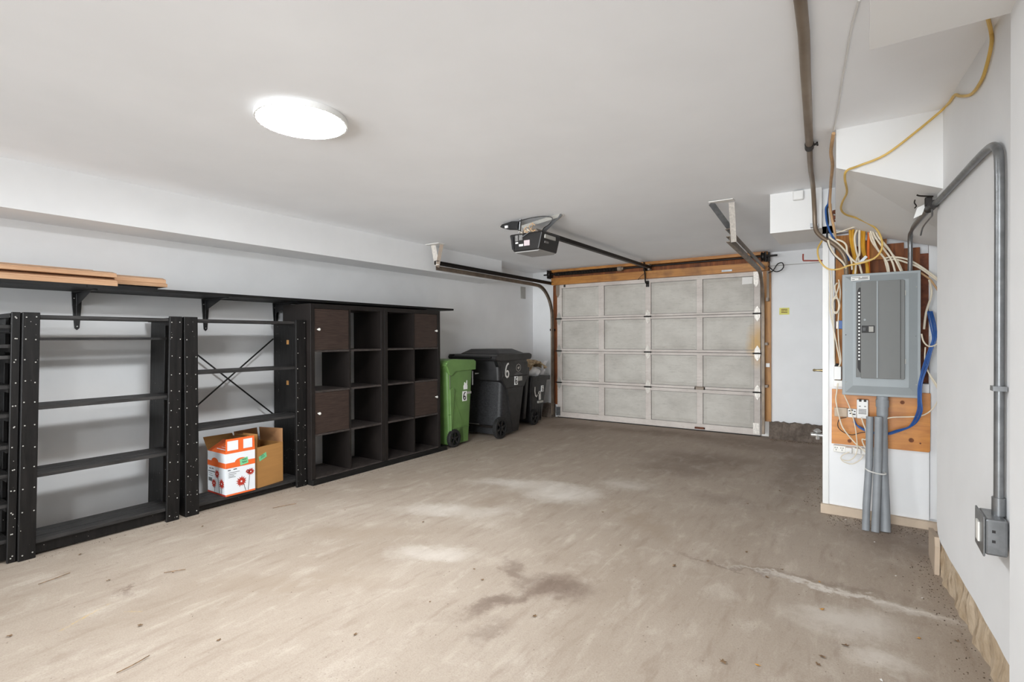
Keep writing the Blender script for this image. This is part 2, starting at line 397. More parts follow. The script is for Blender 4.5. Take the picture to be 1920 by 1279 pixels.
# bulkhead over the electrical panel, with a sloping underside
b=B(); b.hexa([(-.113,2.97,2.02),(.56,2.97,1.74),(.56,4.1,1.69),(-.16,4.1,1.92),(-.113,2.97,CZ),(.56,2.97,CZ),(.56,4.1,CZ),(-.16,4.1,CZ)])
struct('trim_3',b,'ceiling_box','white boxed bulkhead with sloping underside above the electrical panel','bulkhead')
b=B(); b.box(.012,.62,-2.4,1.76,2.0,CZ); struct('trim_4',b,'ceiling_box','dropped white beam in the top right corner nearest the viewer','beam')
b=B(); b.box(.3,.62,-2.4,1.76,0,2.0); struct('wall_entry',b,'white_wall','white wall edge filling the far right of the view','wall')
# alcove wall carrying the panel
b=B(); b.box(-.235,.335,4.115,6.84,.05,.9); b.box(-.235,-.165,4.115,6.84,.9,1.95); b.box(-.165,.335,4.2,6.84,.9,1.95); b.box(.335,.72,4.15,6.84,.05,1.95); b.box(-.235,.72,4.115,6.84,1.9,CZ); b.box(-.236,.72,4.13,6.84,0,.05)
struct('wall_alcove',b,'white_wall','white alcove wall that carries the grey electrical panel','wall')
b=B(); b.box(.62,.74,1.9,4.15,0,CZ); struct('wall_side',b,'white_wall','hidden return wall of the alcove','wall')
# right drywall, slightly skewed, with a torn bottom edge
def rx(y): return .5528-.089*y
prof=[(3.08,CZ),(3.08,.33),(3.06,.29),(3.01,.268),(2.93,.262),(2.84,.252),(2.7,.248),(2.6,.24),(2.48,.236),(2.36,.222),(2.25,.217),(2.18,.206),(2.0,.195),(1.762,.19),(1.762,CZ)]
b=B(); n=len(prof)
b.add([(rx(y),y,z) for y,z in prof]+[(rx(y)+.018,y,z) for y,z in prof],[tuple(range(n)),tuple(range(2*n-1,n-1,-1))]+[(i,i+n,(i+1)%n+n,(i+1)%n) for i in range(n)])
struct('wall_right',b,'white_wall','narrow white plasterboard wall with torn bottom edge on the right','wall')
# footing below it
def fx(y): return .313+(3.33-y)*.0685
b=B()
def footf(i,j):
    y=1.762+(3.33-1.762)*i; z=.3*j; return (fx(y)+.006*math.sin(y*23+z*31)-.004*math.sin(y*57)+.02*j, y, z)
nu,nv=50,8
b.grid(footf,nu,nv); k=len(b.v)
b.add([(fx(1.762)+.09,1.762,0),(fx(3.33)+.09,3.33,0),(fx(3.33)+.09,3.33,.3),(fx(1.762)+.09,1.762,.3)],[(0,1,2,3)])
struct('baseboard_right',b,'footing','rough tan concrete footing exposed below the right wall','footing')
b=B(); b.prism([(3.335,0),(3.31,.15),(3.335,.19),(3.62,.15),(3.62,0)],'x',.292,.312)
struct('trim_5',b,'baseboard_paint','short tan board standing at the end of the exposed footing','board')
b=B(); b.prism([(-.245,0),(.44,0),(.44,.045),(-.245,.062)],'y',4.085,4.118); struct('baseboard_alcove',b,'baseboard_paint','tan dirty strip along the bottom of the alcove wall','baseboard')
b=B(); b.box(-.235+.001,-.2,4.104,4.116,.062,1.88); struct('trim_6',b,'plastic_white','white corner bead down the left edge of the alcove wall','corner bead')
def rough_box(x0,x1,y0,y1,z0,z1,nx=24,amp=.012):
    bb=B(); R=random.Random(3)
    def jj(a): return a+R.uniform(-amp,amp)
    vs=[];rows=[]
    for i in range(nx+1):
        x=x0+(x1-x0)*i/nx
        rows.append([(x,jj(y0),z0),(x,jj(y0)+.01,(z0+z1)/2),(x,jj(y0+.02),jj(z1)),(x,y1,jj(z1)),(x,y1,z0)])
    for r in rows: vs+=r
    fs=[]
    for i in range(nx):
        for k in range(4): fs.append((i*5+k,i*5+k+1,(i+1)*5+k+1,(i+1)*5+k))
        fs.append((i*5+4,i*5,(i+1)*5,(i+1)*5+4))
    fs.append((0,1,2,3,4)); fs.append(tuple(nx*5+k for k in (4,3,2,1,0)))
    return bb.add(vs,fs)
struct('trim_7',rough_box(-.93,-.237,6.74,6.84,0,.19),'curb_concrete','rough grey concrete kerb at the foot of the wall right of the garage door','kerb')
struct('trim_8',rough_box(-4.27,-3.87,6.72,6.84,0,.2,14),'curb_concrete','rough concrete kerb in the corner left of the garage door','kerb')
b=B(); b.box(-.93,-.236,6.836,6.845,2.04,2.048); struct('trim_9',b,'vent_grey','thin seam line across the wall above right of the garage door','seam')

# header timber and jambs
t=thing('trim_10','orange brown rough timber header above the garage door','header',(-2.4,6.8,1.985),kind='structure')
b=B(); b.box(-3.87,-.94,6.72,6.94,1.985,2.085); build('lower_board',b,'header_wood',t)
b=B(); b.box(-3.87,-.94,6.76,6.94,2.09,2.165); build('middle_board',b,'stained_wood',t)
b=B(); b.box(-3.87,-.94,6.70,6.94,2.168,2.204); build('upper_board',b,'header_wood',t)
b=B(); b.box(-1.0,-.915,6.79,6.86,.19,1.985); struct('trim_11',b,'jamb_wood','orange timber jamb down the right side of the garage door','jamb')
b=B(); b.box(-3.90,-3.83,6.83,6.86,.19,1.985); struct('trim_12',b,'stained_wood','timber jamb down the left side of the garage door','jamb')
b=B(); b.box(-3.90,-.92,6.861,6.94,0,1.985); struct('trim_13',b,'paint_white','unseen board behind the garage door, widened to stop a light leak','board')  # hidden behind the door, widened to block light leaking past its edge

# ---------------------------------------------------------------- garage door
door=thing('door_1','closed off white sectional garage door with sixteen recessed panels','garage door',(-2.42,6.82,0),kind='structure')
SX=[(-3.735,-3.14),(-3.055,-2.45),(-2.375,-1.775),(-1.7,-1.1)]
SZ=[(.012,.528,.09,.485),(.533,.998,.565,.965),(1.003,1.478,1.035,1.448),(1.483,2.0,1.51,1.935)]
X0,X1=-3.815,-1.03
for (z0,z1,p0,p1) in SZ:
    b=B()
    # rails and stiles
    b.box(X0,X1,6.80,6.84,z0,p0); b.box(X0,X1,6.80,6.84,p1,z1)
    xs=[X0]+[v for p in SX for v in p]+[X1]
    for i in range(0,len(xs),2): b.box(xs[i],xs[i+1],6.80,6.84,p0,p1)
    s_=build('door_section',b,'door_frame_paint',door,bevel=.0025,seg=1)
    for (a,c) in SX:
        b=B(); d=.006; g=.018
        # panel with a raised field and a groove round it
        b.box(a+.0008,c-.0008,6.818,6.838,p0+.0008,p1-.0008)
        b.hexa([(a+d,6.818,p0+d),(c-d,6.818,p0+d),(c-g-.03,6.809,p0+g+.03),(a+g+.03,6.809,p0+g+.03),
                (a+d,6.818,p1-d),(c-d,6.818,p1-d),(c-g-.03,6.809,p1-g-.03),(a+g+.03,6.809,p1-g-.03)])
        pnl=build('recessed_panel',b,'door_panel_paint',s_)
        b=B()
        for (u0,u1,w0,w1) in ((a+.001,c-.001,p0+.001,p0+.005),(a+.001,c-.001,p1-.005,p1-.001),(a+.001,a+.005,p0+.001,p1-.001),(c-.005,c-.001,p0+.001,p1-.001)):
            b.box(u0,u1,6.8165,6.8178,w0,w1)
        build('panel_groove',b,'dusty_grey',s_)
b=B(); b.box(X0,X1,6.803,6.838,.0,.012); build('bottom_seal',b,'rubber',door)
for zz in (.5305,1.0005,1.4805):
    b=B(); b.box(X0,X1,6.815,6.838,zz-.003,zz+.003); build('seam_strip',b,'ink',door)
def hinge(x,z,m):
    b=B()
    for sgn in (1,-1):
        b.prism([(x-.034,z+sgn*.008),(x+.034,z+sgn*.008),(x+.03,z+sgn*.05),(x,z+sgn*.098),(x-.03,z+sgn*.05)],'y',6.792,6.7995)
        b.box(x-.012,x+.012,6.785,6.793,z+min(sgn*.015,sgn*.06),z+max(sgn*.015,sgn*.06))
    h=build('hinge',b,m,door,bevel=.0015,seg=1)
    b=B(); b.cyl((x-.05,6.787,z),(x+.05,6.787,z),.009,n=10); build('hinge_pin',b,'dark_metal',h,smooth=True)
for z in (.53,1.0,1.48):
    hinge(-3.783,z,'vent_grey'); hinge(-2.415,z,'hinge_white'); hinge(-1.062,z,'hinge_white')
for (x,z,h) in ((-1.735,.545,.035),(-1.735,.036,.022)):
    b=B(); b.box(x-.062,x+.062,6.782,6.79,z-h/2,z+h/2); b.box(x-.062,x-.05,6.782,6.8,z-h/2,z+h/2); b.box(x+.05,x+.062,6.782,6.8,z-h/2,z+h/2); b.cyl((x-.055,6.78,z+h/2),(x+.055,6.78,z+h/2),.005,n=8)
    build('lift_handle',b,'rusty' if z<.1 else 'worn_metal',door)
b=B(); b.box(-3.70,-3.672,6.794,6.8,1.95,1.985); build('square_plug',b,'ink',door)
for x in (-3.80,-1.075):
    b=B(); b.prism([(x-.03,1.99),(x+.03,1.99),(x+.026,1.84),(x,1.80),(x-.026,1.84)],'y',6.79,6.7995); build('top_bracket',b,'hinge_white' if x>-2 else 'worn_metal',door)
    b=B(); b.box(x-.035,x+.035,6.79,6.7995,.03,.16); build('corner_bracket',b,'galvanised' if x<-2 else 'hinge_white',door)
b=B(); b.box(-2.435,-2.395,6.785,6.7995,1.88,1.96); build('opener_bracket',b,'dark_metal',door)
b=B(); b.add([(-1.235,6.8085,1.84),(-1.12,6.8085,1.845),(-1.118,6.8085,1.925),(-1.232,6.8085,1.928)],[(0,1,2,3)]); build('paper_label',b,'paint_white',door)
b=B(); b.box(-1.45,-1.33,6.708,6.72,2.0,2.022); struct('trim_14',b,'galvanised','small metal plate screwed under the header above the door','plate')

# torsion spring and shaft
t=thing('torsion_spring_shaft','dark torsion spring and steel shaft mounted along the timber header','torsion spring',(-2.4,6.68,2.125))
b=B(); b.cyl((-3.97,6.675,2.135),(-.83,6.675,2.145),.011,n=12); build('shaft',b,'dark_metal',t,smooth=True)
b=B(); pts=[]; turns=62
for i in range(turns*8+1):
    a=i/8*2*math.pi; x=-3.78+1.0*i/(turns*8); pts.append((x,6.675+.024*math.cos(a),2.137+.024*math.sin(a)))
b.tube(pts,.0065,n=5,sub=1); build('spring',b,'dark_metal',t,smooth=True)
b=B(); b.lathe([(.034,0),(.034,.05),(.02,.06),(.02,.08)],(-2.79,6.675,2.138),'x',16); build('winding_cone',b,'worn_metal',t,smooth=True)
for x in (-3.9,-2.42,-.95):
    b=B(); b.box(x-.003,x+.003,6.65,6.76,2.08,2.2); b.box(x-.035,x+.035,6.752,6.7595,2.09,2.2); build('bearing_plate',b,'dark_metal',t)
for x in (-3.87,-.98):
    b=B(); b.lathe([(.052,0),(.056,.008),(.046,.014),(.046,.03),(.056,.036),(.052,.044)],(x-.02,6.675,2.14),'x',20); build('cable_drum',b,'dark_metal',t,smooth=True)
b=B(); b.tube([(-.93,6.70,2.03),(-.86,6.68,1.96),(-.80,6.66,1.96),(-.765,6.66,2.0),(-.78,6.67,2.05),(-.83,6.68,2.04),(-.88,6.70,1.97),(-.93,6.71,1.95)],.006,n=6); build('loose_cable',b,'cable_black',t,smooth=True)

# tracks
def track(name,label,xa,ya,xb,side):
    t=thing(name,label,'door track',((xa+xb)/2,6.5,0))
    def X(y): return xa+(xb-xa)*(y-ya)/(6.7-ya)
    zc=1.952
    path=[(X(ya),ya,zc),(X(5.2),5.2,zc),(X(6.1),6.1,zc-.003)]
    R=.46
    for i in range(1,13):
        a=math.pi/2*i/12; y=6.25+R*math.sin(a)*1.0; z=zc-.004-R*(1-math.cos(a)); path.append((X(y),y,z))
    path+= [(xb,6.712,1.2),(xb,6.715,.05)]
    P=[Vector(p) for p in path]
    def Cchan(P,w,d,th,flip):
        bb=B(); 
        sec=[(-w/2,0),(-w/2,d),(-w/2+th,d),(-w/2+th,th),(w/2-th,th),(w/2-th,d),(w/2,d),(w/2,0)]
        vs=[];m=len(sec)
        for i,p in enumerate(P):
            tt=(P[min(i+1,len(P)-1)]-P[max(i-1,0)]).normalized(); side_=Vector((flip,0,0)); nn=tt.cross(Vector((1,0,0))).normalized()
            for (a,c) in sec: vs.append(p+nn*a-side_*(c-d/2))
        fs=[tuple(range(m)),tuple(range(len(P)*m-1,(len(P)-1)*m-1,-1))]
        for i in range(len(P)-1):
            for k in range(m): fs.append((i*m+k,i*m+(k+1)%m,(i+1)*m+(k+1)%m,(i+1)*m+k))
        return bb.add(vs,fs)
    build('curved_rail',Cchan(P[:15],.043,.03,.003,side),'track_metal',t,smooth=True)
    build('vertical_rail',Cchan(P[14:],.043,.03,.003,side),'track_metal',t)
    b=B(); x=X(ya)
    Q=[Vector((X(ya)+side*.018,ya-.02,0)),Vector((X(6.72)+side*.018,6.72,0))]
    for (z0,z1,w) in ((1.987,2.028,.003),):
        p0,p1=Q; b.hexa([(p0.x,p0.y,z0),(p0.x+w,p0.y,z0),(p1.x+w,p1.y,z0),(p1.x,p1.y,z0),(p0.x,p0.y,z1),(p0.x+w,p0.y,z1),(p1.x+w,p1.y,z1),(p1.x,p1.y,z1)])
        b.hexa([(p0.x-side*.035,p0.y,z1-.003),(p0.x,p0.y,z1-.003),(p1.x,p1.y,z1-.003),(p1.x-side*.035,p1.y,z1-.003),(p0.x-side*.035,p0.y,z1),(p0.x,p0.y,z1),(p1.x,p1.y,z1),(p1.x-side*.035,p1.y,z1)])
    build('angle_rail',b,'dark_metal' if side<0 else 'track_metal',t)
    return t,X
def strap(b,p,q,w,th=.004,ax=Vector((1,0,0))):
    p=Vector(p);q=Vector(q);d=(q-p).normalized(); s=d.cross(ax).normalized()*w/2; a=ax.normalized()*th/2
    b.hexa([p-s-a,p+s-a,p+s+a,p-s+a,q-s-a,q+s-a,q+s+a,q-s+a])
tl,XL=track('garage_door_track','brown steel door track hung below the soffit on the left side',-3.79,4.13,-3.85,-1)
b=B(); strap(b,(-3.80,4.15,1.965),(-3.73,4.14,CZ-.005),.04,ax=Vector((.68,-.73,0))); build('hanger_strap',b,'worn_metal',tl)
b=B(); strap(b,(-3.80,4.14,1.985),(-3.83,4.12,CZ-.005),.05,ax=Vector((.68,-.73,0))); build('hanger_strap',b,'hinge_white',tl)
b=B(); b.box(-3.89,-3.7,4.06,4.15,CZ-.005,CZ-.0002); build('ceiling_plate',b,'paint_white',tl)
tr,XR=track('garage_door_track','brown steel door track running to the right top corner of the door',-.865,4.22,-.985,1)
b=B(); strap(b,(-.83,4.25,1.93),(-.815,4.1,CZ-.004),.04,ax=Vector((.25,-.97,0))); build('hanger_strap',b,'hinge_white',tr)
b=B(); strap(b,(-.835,4.27,2.0),(-.945,4.03,CZ-.004),.042,ax=Vector((.3,-.95,0))); build('hanger_strap',b,'galvanised',tr)
b=B(); b.box(-.955,-.785,4.0,4.07,CZ-.005,CZ-.0002); build('ceiling_plate',b,'paint_white',tr)
b=B(); b.box(-.955,-.93,6.76,6.789,1.62,1.98); 
b.box(-.955,-.93,6.70,6.789,1.62,1.66); build('flag_bracket',b,'worn_metal',tr)
for z in (.6,1.1): 
    b=B(); b.box(-.975,-.94,6.715,6.789,z,z+.03); build('jamb_bracket',b,'worn_metal',tr)
b=B(); b.box(-3.885,-3.862,6.70,6.86,1.3,1.33); build('jamb_bracket',b,'dark_metal',tl)
# sensor on jamb
t=tag(build('door_sensor',B().box(-.965,-.925,6.765,6.789,.84,.885),'plastic_white'),'small white box clipped to the right timber jamb','sensor')

# opener
t=thing('garage_door_opener','black chain garage door opener hanging from the ceiling with a long rail','garage door opener',(-2.36,3.85,1.93))
b=B(); b.prism([(-2.455,1.925),(-2.20,1.925),(-2.165,2.06),(-2.165,2.075),(-2.49,2.075),(-2.49,2.06)],'y',3.62,3.92); build('motor_housing',b,'opener_black',t,bevel=.012,seg=3)
b=B(); b.prism([(-2.44,1.915),(-2.215,1.915),(-2.2,1.928),(-2.455,1.928)],'y',3.63,3.9); build('light_lens',b,'lens_grey',t,bevel=.005)
b=B(); b.prism([(-2.46,1.945),(-2.44,1.945),(-2.45,2.055),(-2.475,2.055)],'y',3.612,3.621); build('ridge',b,'bin_black',t)
for (x0,x1,z0,z1,m) in ((-2.428,-2.40,2.01,2.06,'dusty_grey'),(-2.39,-2.355,2.015,2.06,'dusty_grey'),(-2.425,-2.40,1.99,2.002,'paper_white'),(-2.39,-2.35,1.965,1.982,'paper_white'),(-2.34,-2.285,1.965,2.01,'label_pink')):
    b=B(); b.box(x0,x1,3.6125,3.6195,z0,z1); build('sticker',b,m,t)
b=B(); b.box(-2.172,-2.160,3.66,3.83,2.02,2.05); build('sticker',b,'vent_grey',t)
b=B(); b.box(-2.186,-2.176,3.68,3.74,1.985,2.0); build('sticker',b,'dusty_grey',t)
b=B(); b.box(-2.352,-2.312,3.75,6.66,2.10,2.132); b.box(-2.357,-2.307,3.9,6.66,2.128,2.134); build('rail',b,'dark_metal',t)
b=B(); b.prism([(-2.43,2.076),(-2.24,2.076),(-2.28,2.12),(-2.40,2.12)],'y',3.70,3.95); build('mount_plate',b,'worn_metal',t)
b=B(); strap(b,(-2.27,3.80,2.10),(-2.03,3.69,CZ-.002),.03,ax=Vector((0,1,.1))); build('hanger_strap',b,'galvanised',t)
b=B(); strap(b,(-2.33,3.82,2.10),(-2.02,3.71,CZ-.002),.022,ax=Vector((0,1,.1))); build('hanger_strap',b,'hinge_white',t)
b=B(); strap(b,(-2.42,3.67,2.09),(-2.40,3.66,CZ-.002),.036,ax=Vector((.9,.2,0))); build('hanger_strap',b,'galvanised',t)
b=B(); strap(b,(-2.40,3.68,2.14),(-2.04,3.70,CZ-.006),.03,ax=Vector((0,0.5,.5))); build('cross_strap',b,'vent_grey',t)
b=B(); b.prism([(-2.62,2.165),(-2.60,2.185),(-2.50,2.198),(-2.43,2.19),(-2.43,2.12),(-2.54,2.135),(-2.60,2.155)],'y',3.66,3.70); build('antenna_housing',b,'black_plastic',t,bevel=.004)
b=B(); b.box(-2.56,-2.53,3.648,3.662,2.145,2.165); build('sticker',b,'paper_white',t)
b=B(); b.tube([(-2.40,3.66,2.09),(-2.43,3.64,2.13),(-2.41,3.64,2.18),(-2.34,3.62,2.185),(-2.25,3.62,2.19),(-2.15,3.63,2.2-.012),(-2.09,3.65,2.17),(-2.12,3.66,2.13),(-2.2,3.70,2.11),(-2.25,3.76,2.10)],.004,n=6); build('power_cord',b,'cable_black',t,smooth=True)
R_=random.Random(5)
for i in range(7):
    b=B(); pts=[]
    x,y,z=-2.31+R_.uniform(-.03,.03),3.64,2.10
    for k_ in range(5):
        pts.append((x,y,z)); x+=R_.uniform(-.035,.035); z+=R_.uniform(-.03,.03); y+=R_.uniform(-.02,.015); z=min(max(z,2.03),2.15)
    b.tube(pts,.0028,n=5); build('loose_wire',b,'cable_white' if i%2 else 'cable_tan',t,smooth=True)
b=B(); strap(b,(-2.36,3.606,2.035),(-2.27,3.60,2.075),.006,ax=Vector((0,1,0))); build('rod',b,'galvanised',t)
b=B(); b.box(-2.345,-2.32,6.60,6.68,2.08,2.16); build('header_bracket',b,'worn_metal',t)
b=B(); b.tube([(-2.40,6.62,2.13),(-2.41,6.68,2.03),(-2.42,6.72,1.95),(-2.415,6.745,1.92),(-2.405,6.765,1.925)],.009,n=6); build('door_arm',b,'dark_metal',t,smooth=True)
b=B(); b.tube([(-2.41,6.66,2.05),(-2.47,6.65,2.0),(-2.50,6.66,1.97),(-2.46,6.66,1.99)],.003,n=5); build('release_cord',b,'dark_metal',t,smooth=True)

# ceiling lamps: the second is the same fitting, unseen, added behind the viewer as fill
for (lx_,ly_,lb_) in ((-2.107,1.405,'bright round flush ceiling lamp near the middle of the room'),(-.7,-1.0,'unseen second round ceiling lamp added behind the viewer as fill light')):
    t=thing('ceiling_lamp',lb_,'ceiling lamp',(lx_,ly_,CZ-.05))
    b=B(); b.lathe([(.196,CZ-.0005),(.199,CZ-.016),(.197,CZ-.027),(.189,CZ-.027),(.189,CZ-.0005)],(lx_,ly_,0),'z',64); build('rim',b,'plastic_white',t,smooth=True)
    b=B(); b.lathe([(.188,CZ-.010),(.188,CZ-.0275),(.16,CZ-.031),(.1,CZ-.033),(.0001,CZ-.034)],(lx_,ly_,0),'z',64); build('diffuser',b,'lamp_glow',t,smooth=True)

# ================================================================ LEFT SHELVING
t=thing('wall_shelf','long black shelf on brackets fixed to the left wall above the racks','wall shelf',(-4.07,2.2,1.5))
b=B(); b.box(-4.268,-3.875,-.4,1.13,1.513,1.533); b.box(-4.268,-3.875,1.132,4.5,1.513,1.533); build('shelf_board',b,'base_black',t)
for y in (1.19,1.99,2.575,4.12):
    b=B(); b.prism([(y-.028,1.512),(y+.028,1.512),(y+.024,1.42),(y+.013,1.275),(y,1.262),(y-.013,1.275),(y-.024,1.42)],'x',-4.2695,-4.262)
    b.box(-4.262,-4.258,y-.004,y+.004,1.30,1.5)
    b.prism([(y-.026,0),(y+.026,0)],'x',0,0) if False else None
    b.add([(-4.262,y-.024,1.5125),(-4.262,y+.024,1.5125),(-3.93,y+.01,1.5125),(-3.93,y-.01,1.5125),(-4.262,y-.024,1.506),(-4.262,y+.024,1.506),(-3.93,y+.01,1.506),(-3.93,y-.01,1.506)],[(0,1,2,3),(7,6,5,4),(0,4,5,1),(1,5,6,2),(2,6,7,3),(3,7,4,0)])
    b.prism([(-4.262,1.42),(-4.262,1.506),(-4.0,1.506)],'y',y-.002,y+.002)
    br=build('bracket',b,'black_plastic',t,bevel=.001,seg=1)
    for (dy,z) in ((-.014,1.47),(.014,1.47),(0,1.285)):
        b=B(); b.lathe([(.005,0),(.004,.003),(.0005,.0035)],(-4.2625 if z<1.4 else -4.2625,y+dy,z),'x',10); build('screw',b,'bright_metal',br,smooth=True)
# tan mouldings on the shelf (cove profile)
def mould(y0,y1,x0,z0,w,h,label,under=False):
    prof=[(x0,z0),(x0+w,z0),(x0+w,z0+h*.45),(x0+w-.006,z0+h*.5),(x0+w-.006,z0+h*.62),(x0+w*.62,z0+h*.9),(x0+w*.5,z0+h),(x0,z0+h)]
    b=B(); b.prism(prof,'y',y0,y1); return tag(build('wood_moulding',b,'mdf_tan',bevel=.001,seg=1),label,'moulding','tan mouldings on the wall shelf')
mould(-.3,1.287,-4.03,1.5335,.155,.055,'longest tan moulding at the front edge of the wall shelf, lower of the stack')
mould(-.3,1.287,-4.04,1.5890,.155,.04,'tan moulding lying on top of the long front one, upper of the stack')
mould(-.3,1.2,-4.10,1.6295,.10,.012,'thin tan strip lying on top of the stacked mouldings')
b=B(); b.prism([(-4.16,1.552),(-3.91,1.552),(-3.905,1.57),(-3.93,1.58),(-3.93,1.603),(-3.98,1.618),(-4.16,1.618)],'y',1.289,1.58)
tag(build('wood_moulding',b,'mdf_tan'),'shorter tan moulding sticking out to the right beyond the stack','moulding','tan mouldings on the wall shelf')
b=B(); b.box(-4.15,-3.93,1.289,1.53,1.5335,1.5515); tag(build('wood_strip',b,'espresso_frame'),'dark strip under the short tan moulding on the wall shelf','wood strip')

RX=-3.765
def post_screws(parent,y0,y1,x,zs,seed,SH):
    R=random.Random(seed)
    for z in zs:
        for yy in (y0+.014,y1-.014):
            if R.random()<.12: continue
            b=B(SH); b.lathe([(.0036,0),(.003,.0014),(.0005,.0017)],(x,yy+R.uniform(-.003,.003),z+R.uniform(-.01,.01)),'x',8); build('screw',b,'vent_grey',parent,smooth=True)
def rack(y0,y1,label,levels,back_rail=None,pw=.07,solid_right=False,xback=-4.20,fx0=RX,seed=1,depth=.24,brace=False,top=1.35,pr=None,board=None,lt=.02,lean=0.0):
    SH=Matrix.Identity(4); SH[1][2]=lean
    t=thing('storage_rack',label,'storage rack',((fx0+xback)/2,(y0+y1)/2,0))
    pr=pr or pw
    # front posts (board facing the room with a return behind)
    for i,(a,c) in enumerate(((y0,y0+pw),(y1-pr,y1))):
        b=B(SH); b.box(fx0-.02,fx0,a,c,0,top)
        if i==0: b.box(fx0-.10,fx0-.0205,a,a+.02,0,top-.002)
        else: b.box(fx0-.10,fx0-.0205,c-.02,c,0,top-.002)
        p=build('front_post',b,'black_wood',t,bevel=.002,seg=1)
        post_screws(p,a,c,fx0,[top-.03-(top-.06)*k/11 for k in range(12)],seed+i,SH)
    for i,yy in enumerate((y0,y1-.02)):
        b=B(SH); xa=xback; xb=(fx0-.105) if (solid_right and i==1) else fx0-.21
        b.box(xa,xb,yy,yy+.02,0,top-.004); build('rear_post',b,'black_wood',t,bevel=.002,seg=1)
        if not (solid_right and i==1):
            for z in levels:
                b=B(SH); b.box(fx0-.21,fx0-.10,yy+.002,yy+.018,z-.045,z-.003); build('side_rung',b,'black_wood',t)
        b=B(SH); b.box(xback,fx0-.021,yy+.021 if i==0 else yy-.019,yy+.039 if i==0 else yy-.001,top-.03,top-.006); build('top_rung',b,'black_wood',t)
    if back_rail:
        b=B(SH); b.box(fx0-.225,fx0-.175,y0+.021,y1-.021,back_rail-.016,back_rail); build('back_rail',b,'slat_wood',t,bevel=.001,seg=1)
    for z in levels:
        ns=3; w=(depth-.022)/ns
        b=B(SH)
        if board and z in board:
            b.box(fx0-.021-depth,fx0-.022,y0+.021,y1-.021,z-lt,z)
            build('shelf_board',b,'slat_wood',t,bevel=.001,seg=1); continue
        for k in range(ns):
            xa=fx0-.022-k*(w+.011)
            b.box(xa-w,xa,y0+.021,y1-.021,z-lt,z)
        s_=build('shelf',b,'slat_wood',t,bevel=.0015,seg=1)
        for yy in (y0+.021,y1-.041):
            b=B(SH); b.box(fx0-.02-depth,fx0-.022,yy,yy+.02,z-lt-.02,z-lt-.0005); build('cleat',b,'black_wood',s_)
    b=B(SH); b.box(fx0-.06,fx0-.04,y0+.021,y1-.021,.012,levels[-1]-lt-.001); build('bottom_rail',b,'black_wood',t)
    if brace:
        for (p,q) in (((-4.19,y0+.03,1.29),(-4.19,y1-.03,.55)),((-4.186,y1-.03,1.2),(-4.186,y0+.03,.50))):
            b=B(SH); strap(b,p,q,.012,.002); build('cross_brace',b,'black_plastic',t)
    return t
rack(.0,.785,'tall black slatted rack at the far left edge of the view with many close shelves',[1.28,1.175,1.115,.955,.80,.63,.475,.315,.125],pw=.036,seed=11,fx0=-3.785,depth=.30,lean=.022)
rack(.789,1.582,'black open slatted rack with five empty shelves, left of the cardboard boxes',[1.338,.83,.455,.09],back_rail=1.212,pw=.072,seed=21,pr=.076,lean=.022)
rk=rack(1.622,2.535,'black rack with an X shaped wire brace that holds the cardboard boxes',[1.338,.975,.585,.066],pw=.085,pr=.09,solid_right=True,brace=True,seed=31,board=(.975,))
for (x,z) in ((-3.99,1.17),(-3.995,.83)):
    b=B(); b.box(x-.016,x+.016,2.5135,2.5145,z-.018,z+.018); build('paper_tag',b,'cardboard',rk)

# cube shelving
CX,CB=-3.71,-4.10
base=B(); base.box(CB+.03,CX+.012,2.545,4.18,0,.045); tag(build('plinth_board',base,'base_black',bevel=.002,seg=1),'black plinth board under the two dark cube cabinets','plinth')
def cube_unit(y0,y1,doors,label):
    t=thing('cube_cabinet',label,'cabinet',((CX+CB)/2,(y0+y1)/2,.046))
    z0,z1=.046,1.486; fr=.038; ym=(y0+y1)/2
    zr=[z0+.012,.405,.762,1.095,z1-fr]
    for (a,c) in ((y0,y0+fr),(y1-fr,y1)):
        b=B(); b.box(CB,CX,a,c,z0,z1); build('side_panel',b,'espresso_frame',t,bevel=.001,seg=1)
    b=B(); b.box(CB,CX,y0+fr+.0005,y1-fr-.0005,z1-fr,z1); build('top_panel',b,'espresso_frame',t)
    b=B(); b.box(CB,CX,y0+fr+.0005,y1-fr-.0005,z0,z0+.012); build('bottom_panel',b,'espresso_shelf',t)
    b=B(); b.box(CB,CX-.001,ym-.008,ym+.008,z0+.0125,z1-fr-.0005); build('divider',b,'espresso_frame',t)
    cols=((y0+fr+.0005,ym-.0085),(ym+.0085,y1-fr-.0005))
    for (a,c) in cols:
        for z in zr[1:4]:
            b=B(); b.box(CB,CX-.0015,a,c,z-.008,z+.008); build('shelf',b,'espresso_shelf',t)
    for (ci,ri,side) in doors:
        a,c=cols[ci]; za,zb=zr[ri]+.0095,zr[ri+1]-.0095
        if ri==3: zb=zr[4]-.002
        b=B(); b.box(CX-.024,CX-.006,a+.002,c-.002,za,zb); d=build('door',b,'espresso_door',t,bevel=.001,seg=1)
        ky=a+.03 if side<0 else c-.03; kz=(za+zb)/2
        b=B(); b.lathe([(.005,0),(.005,.012),(.011,.02),(.011,.026),(.0005,.028)],(CX-.006,ky,kz),'x',14); build('knob',b,'switch_white',d,smooth=True)
cube_unit(2.54,3.318,((0,3,-1),(0,1,-1)),'dark brown cube cabinet next to the rack with its two doors in the left column')
cube_unit(3.322,4.088,((1,3,1),(1,1,1)),'dark brown cube cabinet beside the green bin with its two doors in the right column')

